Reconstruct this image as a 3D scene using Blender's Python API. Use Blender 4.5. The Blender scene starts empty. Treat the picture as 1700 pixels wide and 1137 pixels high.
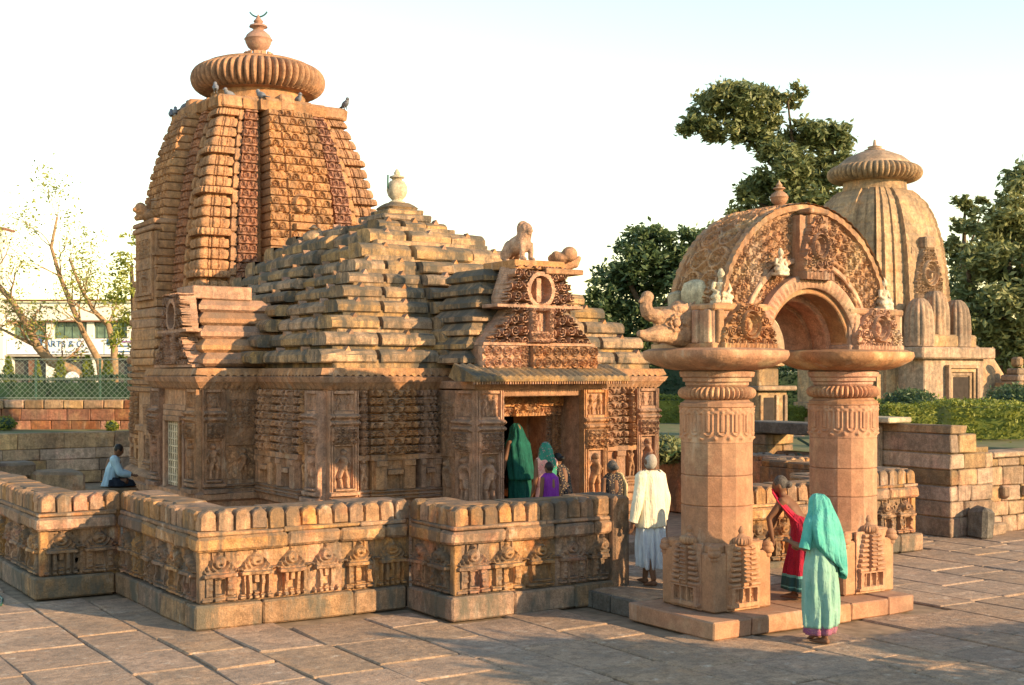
import bpy, math, random
import numpy as np
from mathutils import Vector, Matrix
R = math.radians
rng = np.random.default_rng(7)
random.seed(7)

# ---------------------------------------------------------------- camera, sky, sun, exposure
scene = bpy.context.scene
CAM_H = 2.85
YAW = R(33.13)                      # camera looks along (sin YAW, cos YAW)
cam_data = bpy.data.cameras.new('camera')
cam = bpy.data.objects.new('camera', cam_data)
scene.collection.objects.link(cam)
cam.location = (0, 0, CAM_H)
cam.rotation_euler = (R(90), 0, -YAW)
cam_data.sensor_width = 36.0
cam_data.lens = 36.0 * 2144 / 1700
cam_data.shift_y = 51.5 / 1700
cam_data.clip_start = 0.1
cam_data.clip_end = 3000
scene.camera = cam

SUN_EL = R(17.5)
SUN_AZ = R(27.0)                    # from -Y towards +X
sun_dir = Vector((math.sin(SUN_AZ) * math.cos(SUN_EL), -math.cos(SUN_AZ) * math.cos(SUN_EL), math.sin(SUN_EL)))
world = bpy.data.worlds.new('World')
scene.world = world
world.use_nodes = True
wn = world.node_tree
bg = wn.nodes['Background']
sky = wn.nodes.new('ShaderNodeTexSky')
sky.sky_type = 'NISHITA'
sky.sun_disc = False
sky.sun_elevation = SUN_EL
sky.sun_rotation = math.pi - SUN_AZ
sky.air_density = 1.45
sky.dust_density = 0.0
sky.ozone_density = 0.2
bg.inputs['Strength'].default_value = 0.15
wn.links.new(sky.outputs['Color'], bg.inputs['Color'])
sun_data = bpy.data.lights.new('sun', 'SUN')
sun_data.energy = 4.6
sun_data.angle = R(0.5)
sun_data.color = (1.0, 0.685, 0.365)
sun = bpy.data.objects.new('sun', sun_data)
scene.collection.objects.link(sun)
sun.rotation_euler = sun_dir.to_track_quat('Z', 'Y').to_euler()
vs = scene.view_settings
vs.view_transform = 'Standard'
vs.look = 'None'
vs.gamma = 1.0
vs.exposure = 1.08
vs.use_curve_mapping = False
scene.cycles.max_bounces = 6
scene.cycles.diffuse_bounces = 4
scene.cycles.transparent_max_bounces = 8

# ---------------------------------------------------------------- materials
MATS = {}
def nodes(name):
    m = bpy.data.materials.new(name)
    m.use_nodes = True
    nt = m.node_tree
    b = nt.nodes['Principled BSDF']
    b.inputs['Specular IOR Level'].default_value = 0.25
    MATS[name] = m
    return m, nt, b
def N(nt, t, **kw):
    n = nt.nodes.new(t)
    for k, v in kw.items():
        if k in n.inputs: n.inputs[k].default_value = v
        else: setattr(n, k, v)
    return n
def noise(nt, vec, scale, detail=5, rough=0.55):
    n = N(nt, 'ShaderNodeTexNoise'); n.inputs['Scale'].default_value = scale
    n.inputs['Detail'].default_value = detail; n.inputs['Roughness'].default_value = rough
    nt.links.new(vec, n.inputs['Vector'])
    return n.outputs['Fac']
def ramp(nt, fac, a, b, lo=0.0, hi=1.0):
    n = N(nt, 'ShaderNodeMapRange'); n.inputs['From Min'].default_value = a; n.inputs['From Max'].default_value = b
    n.inputs['To Min'].default_value = lo; n.inputs['To Max'].default_value = hi
    nt.links.new(fac, n.inputs['Value']); return n.outputs['Result']
def mix(nt, fac, a, b, blend='MIX'):
    n = N(nt, 'ShaderNodeMix', data_type='RGBA', blend_type=blend)
    for s, v in ((0, fac), (6, a), (7, b)):
        if hasattr(v, 'is_linked'): nt.links.new(v, n.inputs[s])
        elif s == 0: n.inputs[0].default_value = v
        else: n.inputs[s].default_value = (*v, 1)
    return n.outputs[2]
def math_(nt, op, a, b):
    n = N(nt, 'ShaderNodeMath', operation=op)
    for i, v in enumerate((a, b)):
        if hasattr(v, 'is_linked'): nt.links.new(v, n.inputs[i])
        else: n.inputs[i].default_value = v
    return n.outputs[0]
def stone(name, c1, c2, c3=None, lichen=0.5, grime=0.3, pale=0.15, bump=0.5, fine=1.0, carve=0.0, var=0.25, lich_col=(0.10, 0.085, 0.07), mott=1.0):
    """weathered sandstone: two tones, mottling, lichen on upward faces, dark algae patches, pale salt marks"""
    if 'sandstone' in name or 'masonry' in name: c1, c2, c3 = [c and (c[0] * 1.01, c[1] * .955, c[2] * .875) for c in (c1, c2, c3)]
    m, nt, b = nodes(name)
    g = N(nt, 'ShaderNodeNewGeometry'); pos = g.outputs['Position']
    oi = N(nt, 'ShaderNodeObjectInfo'); rnd = oi.outputs['Random']
    col = mix(nt, ramp(nt, noise(nt, pos, 0.9, 4), .38, .62), c1, c2)
    if c3: col = mix(nt, ramp(nt, noise(nt, pos, 2.3, 3), .55, .68), col, c3)
    mot = math_(nt, 'MULTIPLY', ramp(nt, noise(nt, pos, 8.0, 7, .72), .38, .62, 1 - .30 * mott, 1 + .24 * mott), ramp(nt, noise(nt, pos, 55.0, 3, .6), .35, .65, 1 - .2 * mott, 1 + .18 * mott))
    mm = N(nt, 'ShaderNodeCombineColor'); [nt.links.new(mot, mm.inputs[i]) for i in range(3)]
    col = mix(nt, 1.0, col, mm.outputs[0], 'MULTIPLY')
    hs = N(nt, 'ShaderNodeHueSaturation')
    nt.links.new(col, hs.inputs['Color'])
    nt.links.new(ramp(nt, rnd, 0, 1, 1 - var, 1 + var), hs.inputs['Value'])
    r2 = math_(nt, 'FRACT', math_(nt, 'MULTIPLY', rnd, 17.31), 0)
    nt.links.new(ramp(nt, r2, 0, 1, .5 - .022 * var, .5 + .024 * var), hs.inputs['Hue'])
    nt.links.new(ramp(nt, r2, 0, 1, 1 - .7 * var, 1 + .5 * var), hs.inputs['Saturation'])
    col = hs.outputs['Color']
    if pale:
        sc = N(nt, 'ShaderNodeVectorMath', operation='MULTIPLY'); nt.links.new(pos, sc.inputs[0]); sc.inputs[1].default_value = (5, 5, 1.6)
        pf = ramp(nt, noise(nt, sc.outputs[0], 1.0, 6, .65), .58, .68, 0, pale)
        col = mix(nt, pf, col, (.62, .52, .42))
    if grime:
        sc = N(nt, 'ShaderNodeVectorMath', operation='MULTIPLY'); nt.links.new(pos, sc.inputs[0]); sc.inputs[1].default_value = (2.2, 2.2, .9)
        gf = ramp(nt, noise(nt, sc.outputs[0], 1.0, 8, .72), .455, .575, 0, grime)
        col = mix(nt, gf, col, lich_col)
    if grime:      # rain streaks running down the faces
        sc = N(nt, 'ShaderNodeVectorMath', operation='MULTIPLY'); nt.links.new(pos, sc.inputs[0]); sc.inputs[1].default_value = (8, 8, .55)
        sf = math_(nt, 'MULTIPLY', ramp(nt, noise(nt, sc.outputs[0], 1.0, 4, .6), .53, .66, 0, min(.75, grime * 1.1)), ramp(nt, noise(nt, pos, .7, 3), .42, .58))
        col = mix(nt, sf, col, lich_col)
    if lichen:
        nz = N(nt, 'ShaderNodeSeparateXYZ'); nt.links.new(g.outputs['True Normal'], nz.inputs[0])
        up = ramp(nt, nz.outputs[2], .25, .8)
        lf = math_(nt, 'MULTIPLY', up, ramp(nt, noise(nt, pos, 4.0, 7, .72), .40, .58, 0.12, lichen))
        col = mix(nt, lf, col, lich_col)
    nt.links.new(col, b.inputs['Base Color'])
    b.inputs['Roughness'].default_value = .9
    h = math_(nt, 'ADD', math_(nt, 'MULTIPLY', noise(nt, pos, 14, 6, .7), .8), math_(nt, 'MULTIPLY', noise(nt, pos, 70 * fine, 3, .6), .22))
    if carve:
        v = N(nt, 'ShaderNodeTexVoronoi', feature='SMOOTH_F1'); v.inputs['Scale'].default_value = 13; nt.links.new(pos, v.inputs['Vector'])
        h = math_(nt, 'ADD', h, math_(nt, 'MULTIPLY', v.outputs['Distance'], carve))
    bp = N(nt, 'ShaderNodeBump'); bp.inputs['Strength'].default_value = min(1, bump * 1.5); bp.inputs['Distance'].default_value = .035
    nt.links.new(h, bp.inputs['Height']); nt.links.new(bp.outputs[0], b.inputs['Normal'])
    return m
def plain(name, c, rough=.7, var=0.0, mott=0.0, scale=8, metal=0, c2=None, spec=.25):
    m, nt, b = nodes(name)
    g = N(nt, 'ShaderNodeNewGeometry'); pos = g.outputs['Position']
    col = mix(nt, ramp(nt, noise(nt, pos, scale, 5), .35, .65), c, c2 or tuple(x * (1 - mott) for x in c))
    if var:
        oi = N(nt, 'ShaderNodeObjectInfo'); hs = N(nt, 'ShaderNodeHueSaturation'); nt.links.new(col, hs.inputs['Color'])
        nt.links.new(ramp(nt, oi.outputs['Random'], 0, 1, 1 - var, 1 + var), hs.inputs['Value']); col = hs.outputs[0]
    nt.links.new(col, b.inputs['Base Color'])
    b.inputs['Roughness'].default_value = rough; b.inputs['Metallic'].default_value = metal
    b.inputs['Specular IOR Level'].default_value = spec
    return m
def leafmat(name, c1, c2, scale=1.2, trans=.25):
    m, nt, b = nodes(name)
    g = N(nt, 'ShaderNodeNewGeometry'); pos = g.outputs['Position']
    wn_ = N(nt, 'ShaderNodeTexWhiteNoise', noise_dimensions='1D'); nt.links.new(g.outputs['Random Per Island'], wn_.inputs['W'])
    f = math_(nt, 'ADD', math_(nt, 'MULTIPLY', ramp(nt, noise(nt, pos, scale, 3), .35, .65), .6), math_(nt, 'MULTIPLY', wn_.outputs['Value'], .4))
    col = mix(nt, f, c1, c2)
    nt.links.new(col, b.inputs['Base Color'])
    b.inputs['Roughness'].default_value = .5
    b.inputs['Specular IOR Level'].default_value = .4
    t = N(nt, 'ShaderNodeBsdfTranslucent'); nt.links.new(col, t.inputs['Color'])
    mx = N(nt, 'ShaderNodeMixShader'); mx.inputs[0].default_value = trans
    nt.links.new(b.outputs[0], mx.inputs[1]); nt.links.new(t.outputs[0], mx.inputs[2])
    nt.links.new(mx.outputs[0], nt.nodes['Material Output'].inputs['Surface'])
    return m
def cloth(name, c, c2=None, fleck=None, fscale=55, border=None, thr=.62):
    m, nt, b = nodes(name)
    tc = N(nt, 'ShaderNodeTexCoord'); pos = tc.outputs['Object']
    col = mix(nt, ramp(nt, noise(nt, pos, 7, 4), .35, .65), c, c2 or tuple(x * .82 for x in c))
    if fleck:
        v = N(nt, 'ShaderNodeTexVoronoi'); v.inputs['Scale'].default_value = fscale; nt.links.new(pos, v.inputs['Vector'])
        col = mix(nt, ramp(nt, v.outputs['Distance'], .28, .22), col, fleck)
    if border:
        sp = N(nt, 'ShaderNodeSeparateXYZ'); nt.links.new(pos, sp.inputs[0])
        zw = math_(nt, 'ADD', sp.outputs[2], 0)
        for z0, z1, bc in border:
            f = math_(nt, 'MULTIPLY', math_(nt, 'GREATER_THAN', zw, z0), math_(nt, 'LESS_THAN', zw, z1))
            col = mix(nt, f, col, bc)
    nt.links.new(col, b.inputs['Base Color']); b.inputs['Roughness'].default_value = .85
    bp = N(nt, 'ShaderNodeBump'); bp.inputs['Strength'].default_value = 1.0; bp.inputs['Distance'].default_value = .035
    sc = N(nt, 'ShaderNodeVectorMath', operation='MULTIPLY'); nt.links.new(pos, sc.inputs[0]); sc.inputs[1].default_value = (16, 16, 3.2)
    nt.links.new(math_(nt, 'ADD', noise(nt, sc.outputs[0], 1.0, 3, .6), math_(nt, 'MULTIPLY', noise(nt, pos, 30, 3, .6), .25)), bp.inputs['Height']); nt.links.new(bp.outputs[0], b.inputs['Normal'])
    return m

S_WALL = stone('sandstone_parapet', (.43, .255, .14), (.33, .195, .115), (.43, .20, .11), lichen=.85, grime=.72, pale=.5, bump=.6)
S_BASE = stone('sandstone_plinth', (.34, .22, .14), (.25, .165, .115), None, lichen=.6, grime=.85, pale=.35, bump=.7, lich_col=(.11, .105, .085))
S_HALL = stone('sandstone_hall', (.44, .245, .145), (.36, .205, .135), (.47, .235, .13), lichen=.7, grime=.35, pale=.3, bump=.5)
S_ROOF = stone('sandstone_roof', (.43, .285, .165), (.33, .225, .14), (.38, .25, .15), lichen=1.0, grime=.95, pale=.25, bump=.8, lich_col=(.095, .085, .07))
S_TOWER = stone('sandstone_tower', (.46, .255, .14), (.38, .21, .125), (.45, .265, .15), lichen=.5, grime=.35, pale=.1, bump=.5, var=.10)
S_RED = stone('red_sandstone_lattice', (.42, .21, .14), (.36, .175, .12), None, lichen=.4, grime=.25, pale=.1, bump=.5)
S_ARCH = stone('sandstone_torana', (.46, .275, .175), (.43, .225, .15), (.55, .40, .27), lichen=.45, grime=.3, pale=.4, bump=.35, mott=.7)
S_PILLAR = stone('sandstone_pillar', (.41, .24, .15), (.375, .20, .13), (.43, .27, .175), lichen=.3, grime=.22, pale=.3, bump=.2, var=.10, mott=.55)
S_FAR = stone('pale_sandstone', (.40, .285, .19), (.33, .23, .155), (.44, .265, .155), lichen=.5, grime=.45, pale=.3, bump=.6)
S_CARVE = stone('carved_sandstone', (.44, .26, .155), (.36, .205, .125), (.46, .28, .17), lichen=.5, grime=.45, pale=.3, bump=.7, carve=.8)
S_PALE = stone('whitish_stone', (.56, .47, .34), (.48, .40, .29), None, lichen=.3, grime=.2, pale=.2, bump=.3)
S_PAVE = stone('paving_stone', (.385, .265, .18), (.33, .23, .16), (.41, .265, .17), lichen=0, grime=.42, pale=.55, bump=.5, var=.12, lich_col=(.16, .13, .105))
S_DARK = stone('dark_granite', (.15, .14, .12), (.11, .10, .09), None, lichen=.2, grime=.3, pale=.2, bump=.8)
S_MASON = stone('masonry_block', (.42, .30, .19), (.33, .225, .15), (.42, .25, .16), lichen=.6, grime=.4, pale=.25, bump=.7, var=.35)
S_LATER = stone('laterite_block', (.32, .14, .075), (.26, .11, .07), (.38, .20, .11), lichen=.3, grime=.3, pale=.2, bump=.9, var=.3)
M_MORTAR = plain('sandy_mortar', (.30, .22, .15), .95, mott=.4, scale=5)
M_GARDEN = plain('garden_soil', (.17, .15, .085), .95, scale=3, c2=(.10, .13, .05))
M_INSIDE = plain('shade_dark_stone', (.05, .04, .035), .95, mott=.3)  # shade of interiors and openings put into the colour
M_WHITE = plain('white_plaster', (.82, .79, .72), .8, mott=.08, scale=.6)
M_GREENGLASS = plain('green_glass', (.16, .25, .19), .25, mott=.45, scale=3, spec=.5)
M_TRIM = plain('brown_trim', (.22, .11, .07), .7, mott=.2)
M_SHADE = plain('shade_dark_shopfront', (.10, .10, .10), .6, mott=.4)  # shade of the open ground floor put into the colour
M_SIGN = plain('white_sign_board', (.80, .81, .84), .6, mott=.05)
M_BLUE = plain('blue_sign_paint', (.05, .14, .34), .6)
M_PURPLE = plain('purple_sign_paint', (.25, .10, .30), .6)
M_IRON = plain('green_painted_iron', (.03, .10, .075), .5, mott=.3, spec=.5)
M_WIRE = plain('galvanised_wire', (.20, .25, .22), .5)
M_CONC = plain('pale_concrete', (.50, .46, .40), .9, mott=.25, scale=4)
M_BARK = plain('bark', (.13, .09, .06), .9, mott=.5, scale=12)
M_BARKP = plain('pale_bark', (.36, .24, .14), .9, mott=.4, scale=12)
M_LEAFD = leafmat('dark_leaf', (.05, .095, .042), (.14, .19, .075), .5)
M_LEAFM = leafmat('olive_leaf', (.10, .14, .055), (.26, .27, .11), .5)
M_LEAFY = leafmat('yellow_green_leaf', (.18, .24, .04), (.36, .36, .07), 1.0)
M_HEDGE = leafmat('hedge_leaf', (.07, .12, .02), (.29, .30, .04), 2.5)
M_HEDGED = leafmat('dark_hedge_leaf', (.018, .05, .03), (.04, .09, .04), 2.0)
M_TOPI = leafmat('topiary_leaf', (.09, .15, .02), (.30, .33, .05), 1.5)
M_SKIN = plain('brown_skin', (.17, .085, .05), .6, mott=.15)
M_HAIRD = plain('black_hair', (.018, .015, .014), .5, mott=.3, scale=60)
M_HAIRG = plain('grey_hair', (.11, .10, .095), .7, mott=.6, scale=60)
M_HAIRW = plain('white_hair', (.38, .36, .34), .8, mott=.3, scale=60)
M_PIGEON = plain('pigeon_plumage', (.11, .12, .15), .7, mott=.6, scale=14, c2=(.22, .23, .26))

# ---------------------------------------------------------------- mesh helpers
COL = scene.collection
def site(px, d):
    """plan position seen at photograph column px, d metres in front of the camera"""
    lat = (px - 850) / 2144 * d
    return (math.cos(YAW) * lat + math.sin(YAW) * d, -math.sin(YAW) * lat + math.cos(YAW) * d)
_cs = []
for ax in range(3):
    for s in (-1, 1):
        pass
CORN = np.array([[x, y, z] for x in (-1, 1) for y in (-1, 1) for z in (-1, 1)], float)
def _chamfer_topology():
    # vertex id: corner k (0..7) x axis a (0..2): vertex pushed to the face of axis a
    vid = lambda k, a: k * 3 + a
    faces = []
    cid = lambda s: (int(s[0] > 0) * 4 + int(s[1] > 0) * 2 + int(s[2] > 0))
    for a in range(3):
        b, c = (a + 1) % 3, (a + 2) % 3
        for s in (-1, 1):
            q = []
            for sb, sc_ in ((-1, -1), (1, -1), (1, 1), (-1, 1)):
                t = [0, 0, 0]; t[a] = s; t[b] = sb; t[c] = sc_; q.append(vid(cid(t), a))
            faces.append(q if s > 0 else q[::-1])
    for a in range(3):
        b, c = (a + 1) % 3, (a + 2) % 3
        for sb in (-1, 1):
            for sc_ in (-1, 1):
                t0 = [0, 0, 0]; t0[a] = -1; t0[b] = sb; t0[c] = sc_
                t1 = list(t0); t1[a] = 1
                k0, k1 = cid(t0), cid(t1)
                q = [vid(k0, b), vid(k1, b), vid(k1, c), vid(k0, c)]
                faces.append(q if sb * sc_ < 0 else q[::-1])
    for k in range(8):
        s = CORN[k]; t = [vid(k, 0), vid(k, 1), vid(k, 2)]
        faces.append(t if s[0] * s[1] * s[2] > 0 else t[::-1])
    return faces
CH_F = _chamfer_topology()
class MB:
    def __init__(self): self.v = []; self.f = []; self.n = 0
    def add(self, v, f):
        v = np.asarray(v, float).reshape(-1, 3)
        self.f.append([[i + self.n for i in q] for q in f] if not isinstance(f, np.ndarray) else (f + self.n))
        self.v.append(v); self.n += len(v); return self
    def box(self, c, s, ch=.01, rz=0, jit=0, taper=1.0, rx=0, ry=0):
        h = np.array(s, float) / 2
        ch = min(ch, h.min() * .45)
        V = np.empty((24, 3))
        for k in range(8):
            for a in range(3):
                p = CORN[k] * (h - ch); p[a] = CORN[k][a] * h[a]; V[k * 3 + a] = p
        if jit:
            V += np.repeat(rng.normal(0, jit, (8, 3)), 3, axis=0)
        if taper != 1.0:
            t = 1 + (taper - 1) * (V[:, 2:3] / h[2] * .5 + .5); V[:, :2] *= t
        V = rot(V, rx, ry, rz) + np.array(c)
        return self.add(V, CH_F)
    def grid(self, P, closed_u=False, flip=False):
        nu, nv = P.shape[:2]
        I = np.arange(nu * nv).reshape(nu, nv)
        A = I if not closed_u else np.vstack([I, I[:1]])
        q = np.stack([A[:-1, :-1], A[1:, :-1], A[1:, 1:], A[:-1, 1:]], -1).reshape(-1, 4)
        if flip: q = q[:, ::-1]
        return self.add(P.reshape(-1, 3), q)
    def lathe(self, prof, n=32, c=(0, 0, 0), ribs=None, sq=None, rz=0):
        """prof: [(r,z)], ribs: (count, depth, i0, i1) scallops rings i0..i1, sq: superellipse exponent"""
        th = np.linspace(0, 2 * np.pi, n, endpoint=False) + rz
        rad = np.ones(n)
        if sq: rad = (np.abs(np.cos(th)) ** sq + np.abs(np.sin(th)) ** sq) ** (-1 / sq)
        P = np.empty((n, len(prof), 3))
        for j, (r, z) in enumerate(prof):
            rr = r * rad
            if ribs and ribs[2] <= j <= ribs[3]:
                rr = rr * (1 - ribs[1] * (1 - np.abs(np.cos(ribs[0] * th / 2))) )
            P[:, j, 0] = c[0] + rr * np.cos(th); P[:, j, 1] = c[1] + rr * np.sin(th); P[:, j, 2] = c[2] + z
        self.grid(P, True)
        k = self.n - n * len(prof)
        self.f.append([[k + i * len(prof) + len(prof) - 1 for i in range(n)], [k + i * len(prof) for i in range(n)][::-1]])
        return self
    def tube(self, pts, rads, n=8, cap=True):
        pts = np.array(pts, float); m = len(pts)
        if np.isscalar(rads): rads = [rads] * m
        T = np.gradient(pts, axis=0) if m > 2 else np.repeat([pts[1] - pts[0]], 2, 0)
        T /= np.linalg.norm(T, axis=1)[:, None] + 1e-9
        up = np.array([0, 0, 1.0]) if abs(T[0][2]) < .9 else np.array([1.0, 0, 0])
        P = np.empty((n, m, 3)); th = np.linspace(0, 2 * np.pi, n, endpoint=False)
        for j in range(m):
            a = np.cross(T[j], up); a /= np.linalg.norm(a) + 1e-9; b = np.cross(a, T[j]); up = b
            r = rads[j]; ra, rb = (r if not np.isscalar(r) else (r, r))
            P[:, j] = pts[j] + ra * np.cos(th)[:, None] * a + rb * np.sin(th)[:, None] * b
        self.grid(P, True, flip=True)
        if cap:
            k = self.n - n * m
            self.f.append([[k + i * m + m - 1 for i in range(n)][::-1], [k + i * m for i in range(n)]])
        return self
    def ball(self, c, r, n=12, rz=0, rx=0, ry=0):
        r = np.array(r if not np.isscalar(r) else (r, r, r), float)
        ph = np.linspace(0.02, np.pi - .02, n // 2 + 2); th = np.linspace(0, 2 * np.pi, n, endpoint=False)
        P = np.stack([np.outer(np.cos(th), np.sin(ph)), np.outer(np.sin(th), np.sin(ph)), np.outer(np.ones(n), -np.cos(ph))], -1) * r
        P = rot(P.reshape(-1, 3), rx, ry, rz).reshape(P.shape) + np.array(c)
        self.grid(P, True)
        m = P.shape[1]; k = self.n - n * m
        self.f.append([[k + i * m + m - 1 for i in range(n)], [k + i * m for i in range(n)][::-1]])
        return self
    def prism(self, poly, y0, y1):
        """poly [(x,z)] counter-clockwise seen from -Y, extruded y0 (front) to y1 (back)"""
        m = len(poly)
        V = [(x, y0, z) for x, z in poly] + [(x, y1, z) for x, z in poly]
        F = [list(range(m)), list(range(2 * m - 1, m - 1, -1))] + [[i, i + m, (i + 1) % m + m, (i + 1) % m] for i in range(m)]
        return self.add(V, F)
    def stack(self, poly, levels, cap=True):
        """orthogonal plan polygon (ccw, xy) lofted through [(z, offset)]"""
        m = len(poly); P = np.empty((m, len(levels), 3))
        for j, (z, o) in enumerate(levels):
            P[:, j, :2] = offset(poly, o); P[:, j, 2] = z
        self.grid(P, True)
        k = self.n - m * len(levels); L = len(levels)
        if cap: self.f.append([[k + i * L + L - 1 for i in range(m)]])
        return self
    def build(self, name, mat, parent=None, smooth=False, loc=(0, 0, 0), rz=0, ang=None):
        o = obj(name, self.mesh(name, mat, smooth, ang), parent, loc, rz)
        return o
    def mesh(self, name, mat, smooth=False, ang=None):
        me = bpy.data.meshes.new(name)
        V = np.concatenate(self.v)
        lv, lt = [], []
        for f in self.f:
            if isinstance(f, np.ndarray):
                lv.append(f.ravel()); lt.append(np.full(len(f), f.shape[1]))
            else:
                for q in f: lv.append(np.array(q)); lt.append(np.array([len(q)]))
        lv = np.concatenate(lv).astype(np.int32); lt = np.concatenate(lt).astype(np.int32)
        me.vertices.add(len(V)); me.vertices.foreach_set('co', V.astype(np.float32).ravel())
        me.loops.add(len(lv)); me.loops.foreach_set('vertex_index', lv)
        me.polygons.add(len(lt)); me.polygons.foreach_set('loop_start', np.concatenate([[0], np.cumsum(lt)[:-1]]).astype(np.int32))
        me.update(calc_edges=True)
        me.polygons.foreach_set('use_smooth', np.full(len(lt), bool(smooth)))
        me.materials.append(mat)
        if smooth and ang: me.set_sharp_from_angle(angle=R(ang))
        return me
def rot(V, rx=0, ry=0, rz=0):
    M = np.eye(3)
    if rx: c, s = math.cos(rx), math.sin(rx); M = np.array([[1, 0, 0], [0, c, -s], [0, s, c]]) @ M
    if ry: c, s = math.cos(ry), math.sin(ry); M = np.array([[c, 0, s], [0, 1, 0], [-s, 0, c]]) @ M
    if rz: c, s = math.cos(rz), math.sin(rz); M = np.array([[c, -s, 0], [s, c, 0], [0, 0, 1]]) @ M
    return V @ M.T
def offset(poly, o):
    p = np.array(poly, float); m = len(p); out = p.copy()
    for i in range(m):
        e0 = p[i] - p[i - 1]; e1 = p[(i + 1) % m] - p[i]
        for e in (e0, e1):
            l = np.linalg.norm(e); out[i] += o * np.array([e[1], -e[0]]) / l
        if abs(e0[0] * e1[1] - e0[1] * e1[0]) < 1e-9: out[i] = p[i] + o * np.array([e0[1], -e0[0]]) / np.linalg.norm(e0)
    return out
def obj(name, me, parent=None, loc=(0, 0, 0), rz=0):
    o = bpy.data.objects.new(name, me); COL.objects.link(o)
    o.location = loc; o.rotation_euler = (0, 0, rz)
    if parent: o.parent = parent
    return o
def tag(o, label=None, cat=None, group=None, kind=None):
    for k, v in (('label', label), ('category', cat), ('group', group), ('kind', kind)):
        if v: o[k] = v
    return o
def thing(name, label, cat, loc=(0, 0, 0), rz=0, group=None):
    o = bpy.data.objects.new(name, None); COL.objects.link(o); o.empty_display_size = .2
    o.location = loc; o.rotation_euler = (0, 0, rz)
    return tag(o, label, cat, group)
def remesh(o, voxel, smooth=2):
    m = o.modifiers.new('union', 'REMESH'); m.mode = 'VOXEL'; m.voxel_size = voxel; m.use_smooth_shade = True
    if smooth:
        s = o.modifiers.new('soften', 'SMOOTH'); s.factor = .5; s.iterations = smooth
    return o
def bx(name, c, s, mat, parent=None, ch=.012, jit=0, rz=0):
    """one chamfered block with its origin at its centre"""
    return MB().box((0, 0, 0), s, ch, jit=jit).build(name, mat, parent, loc=c, rz=rz)

# ---------------------------------------------------------------- relief carving (height fields turned into real geometry)
def cap_h(u, v, a, b, r):
    a = np.array(a); b = np.array(b); d = b - a; L = (d ** 2).sum() + 1e-12
    t = np.clip(((u - a[0]) * d[0] + (v - a[1]) * d[1]) / L, 0, 1)
    q = (u - a[0] - t * d[0]) ** 2 + (v - a[1] - t * d[1]) ** 2
    return np.sqrt(np.maximum(0, r * r - q))
def ring_h(u, v, c, Rr, w, ax=1.0):
    q = (np.sqrt(((u - c[0]) / ax) ** 2 + (v - c[1]) ** 2) - Rr)
    return np.sqrt(np.maximum(0, w * w - q * q))
def rect_m(u, v, x0, x1, z0, z1): return ((u >= x0) & (u <= x1) & (v >= z0) & (v <= z1)).astype(float)
def figure_h(u, v, cx, z0, h, seed=0):
    """a small standing carved figure"""
    r = np.random.default_rng(seed); s = r.choice([-1, 1]); k = h
    def P(x, z): return (cx + s * x * k, z0 + z * k)
    H = np.zeros_like(u)
    for a, b, rr in ((P(.10, 0), P(.07, .27), .05), (P(.07, .27), P(.02, .5), .065), (P(-.08, 0), P(-.12, .26), .05), (P(-.12, .26), P(-.02, .5), .065),
                     (P(0, .48), P(.02, .60), .085), (P(.03, .62), P(-.02, .74), .09), (P(-.02, .74), P(.0, .80), .04), (P(.01, .88), P(.01, .90), .075),
                     (P(.10, .74), P(.20, .58), .035), (P(.20, .58), P(.13, .45), .03), (P(-.12, .74), P(-.22, .62), .035), (P(-.22, .62), P(-.18, .80 + r.uniform(-.2, .1)), .03)):
        H = np.maximum(H, cap_h(u, v, a, b, rr * k))
    return H
def spiral_h(u, v, c, Rr, s=1, ph=0):
    du, dv = u - c[0], v - c[1]; r = np.hypot(du, dv); t = np.arctan2(dv, du * s)
    w = .5 + .5 * np.cos(2 * np.pi * (r / (Rr * .42)) - t + ph)
    return np.where(r < Rr, w * np.clip((Rr - r) / (.25 * Rr), 0, 1), 0)
def scroll_h(u, v, cell):
    i = np.floor(u / cell); j = np.floor(v / cell)
    cu = (i + .5) * cell; cv = (j + .5) * cell
    s = np.where((i + j) % 2 == 0, 1, -1)
    du, dv = (u - cu), (v - cv); r = np.hypot(du, dv); t = np.arctan2(dv, du * s)
    w = .5 + .5 * np.cos(2 * np.pi * r / (cell * .24) - t + i * 1.3 + j * 2.1)
    leaf = .5 + .5 * np.cos(5 * t + j + i * 2)
    return np.where(r < cell * .49, w * (.65 + .35 * leaf), .25 * leaf)
def gav_h(u, v, cell, ch):
    """interlaced horseshoe-arch lattice"""
    j = np.floor(v / ch); uu = u + (j % 2) * cell * .5
    i = np.floor(uu / cell); du = (uu - (i + .5) * cell) / cell; dv = (v - (j + .42) * ch) / ch
    r = np.hypot(du, dv * .95)
    h = np.maximum(np.exp(-((r - .36) / .075) ** 2), .9 * np.exp(-((r - .17) / .05) ** 2))
    h = np.maximum(h, .8 * np.exp(-(np.hypot(np.abs(du) - .48, dv + .36) / .10) ** 2))
    h = h * np.where(r < .09, 0.0, 1)
    return h
def gav_cut(u, v, cell, ch):
    """flat face pierced by horseshoe grooves and drilled eyes (0 = face, 1 = cut)"""
    j = np.floor(v / ch); uu = u + (j % 2) * cell * .5
    i = np.floor(uu / cell); du = (uu - (i + .5) * cell) / cell; dv = (v - (j + .46) * ch) / ch
    r = np.hypot(du, dv * .95)
    g = np.exp(-((r - .31) / .085) ** 2) * (dv > -.28)
    g = np.maximum(g, np.exp(-(r / .15) ** 2)); g = np.maximum(g, np.exp(-(np.hypot(np.abs(du) - .42, dv + .34) / .14) ** 2))
    return g
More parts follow.
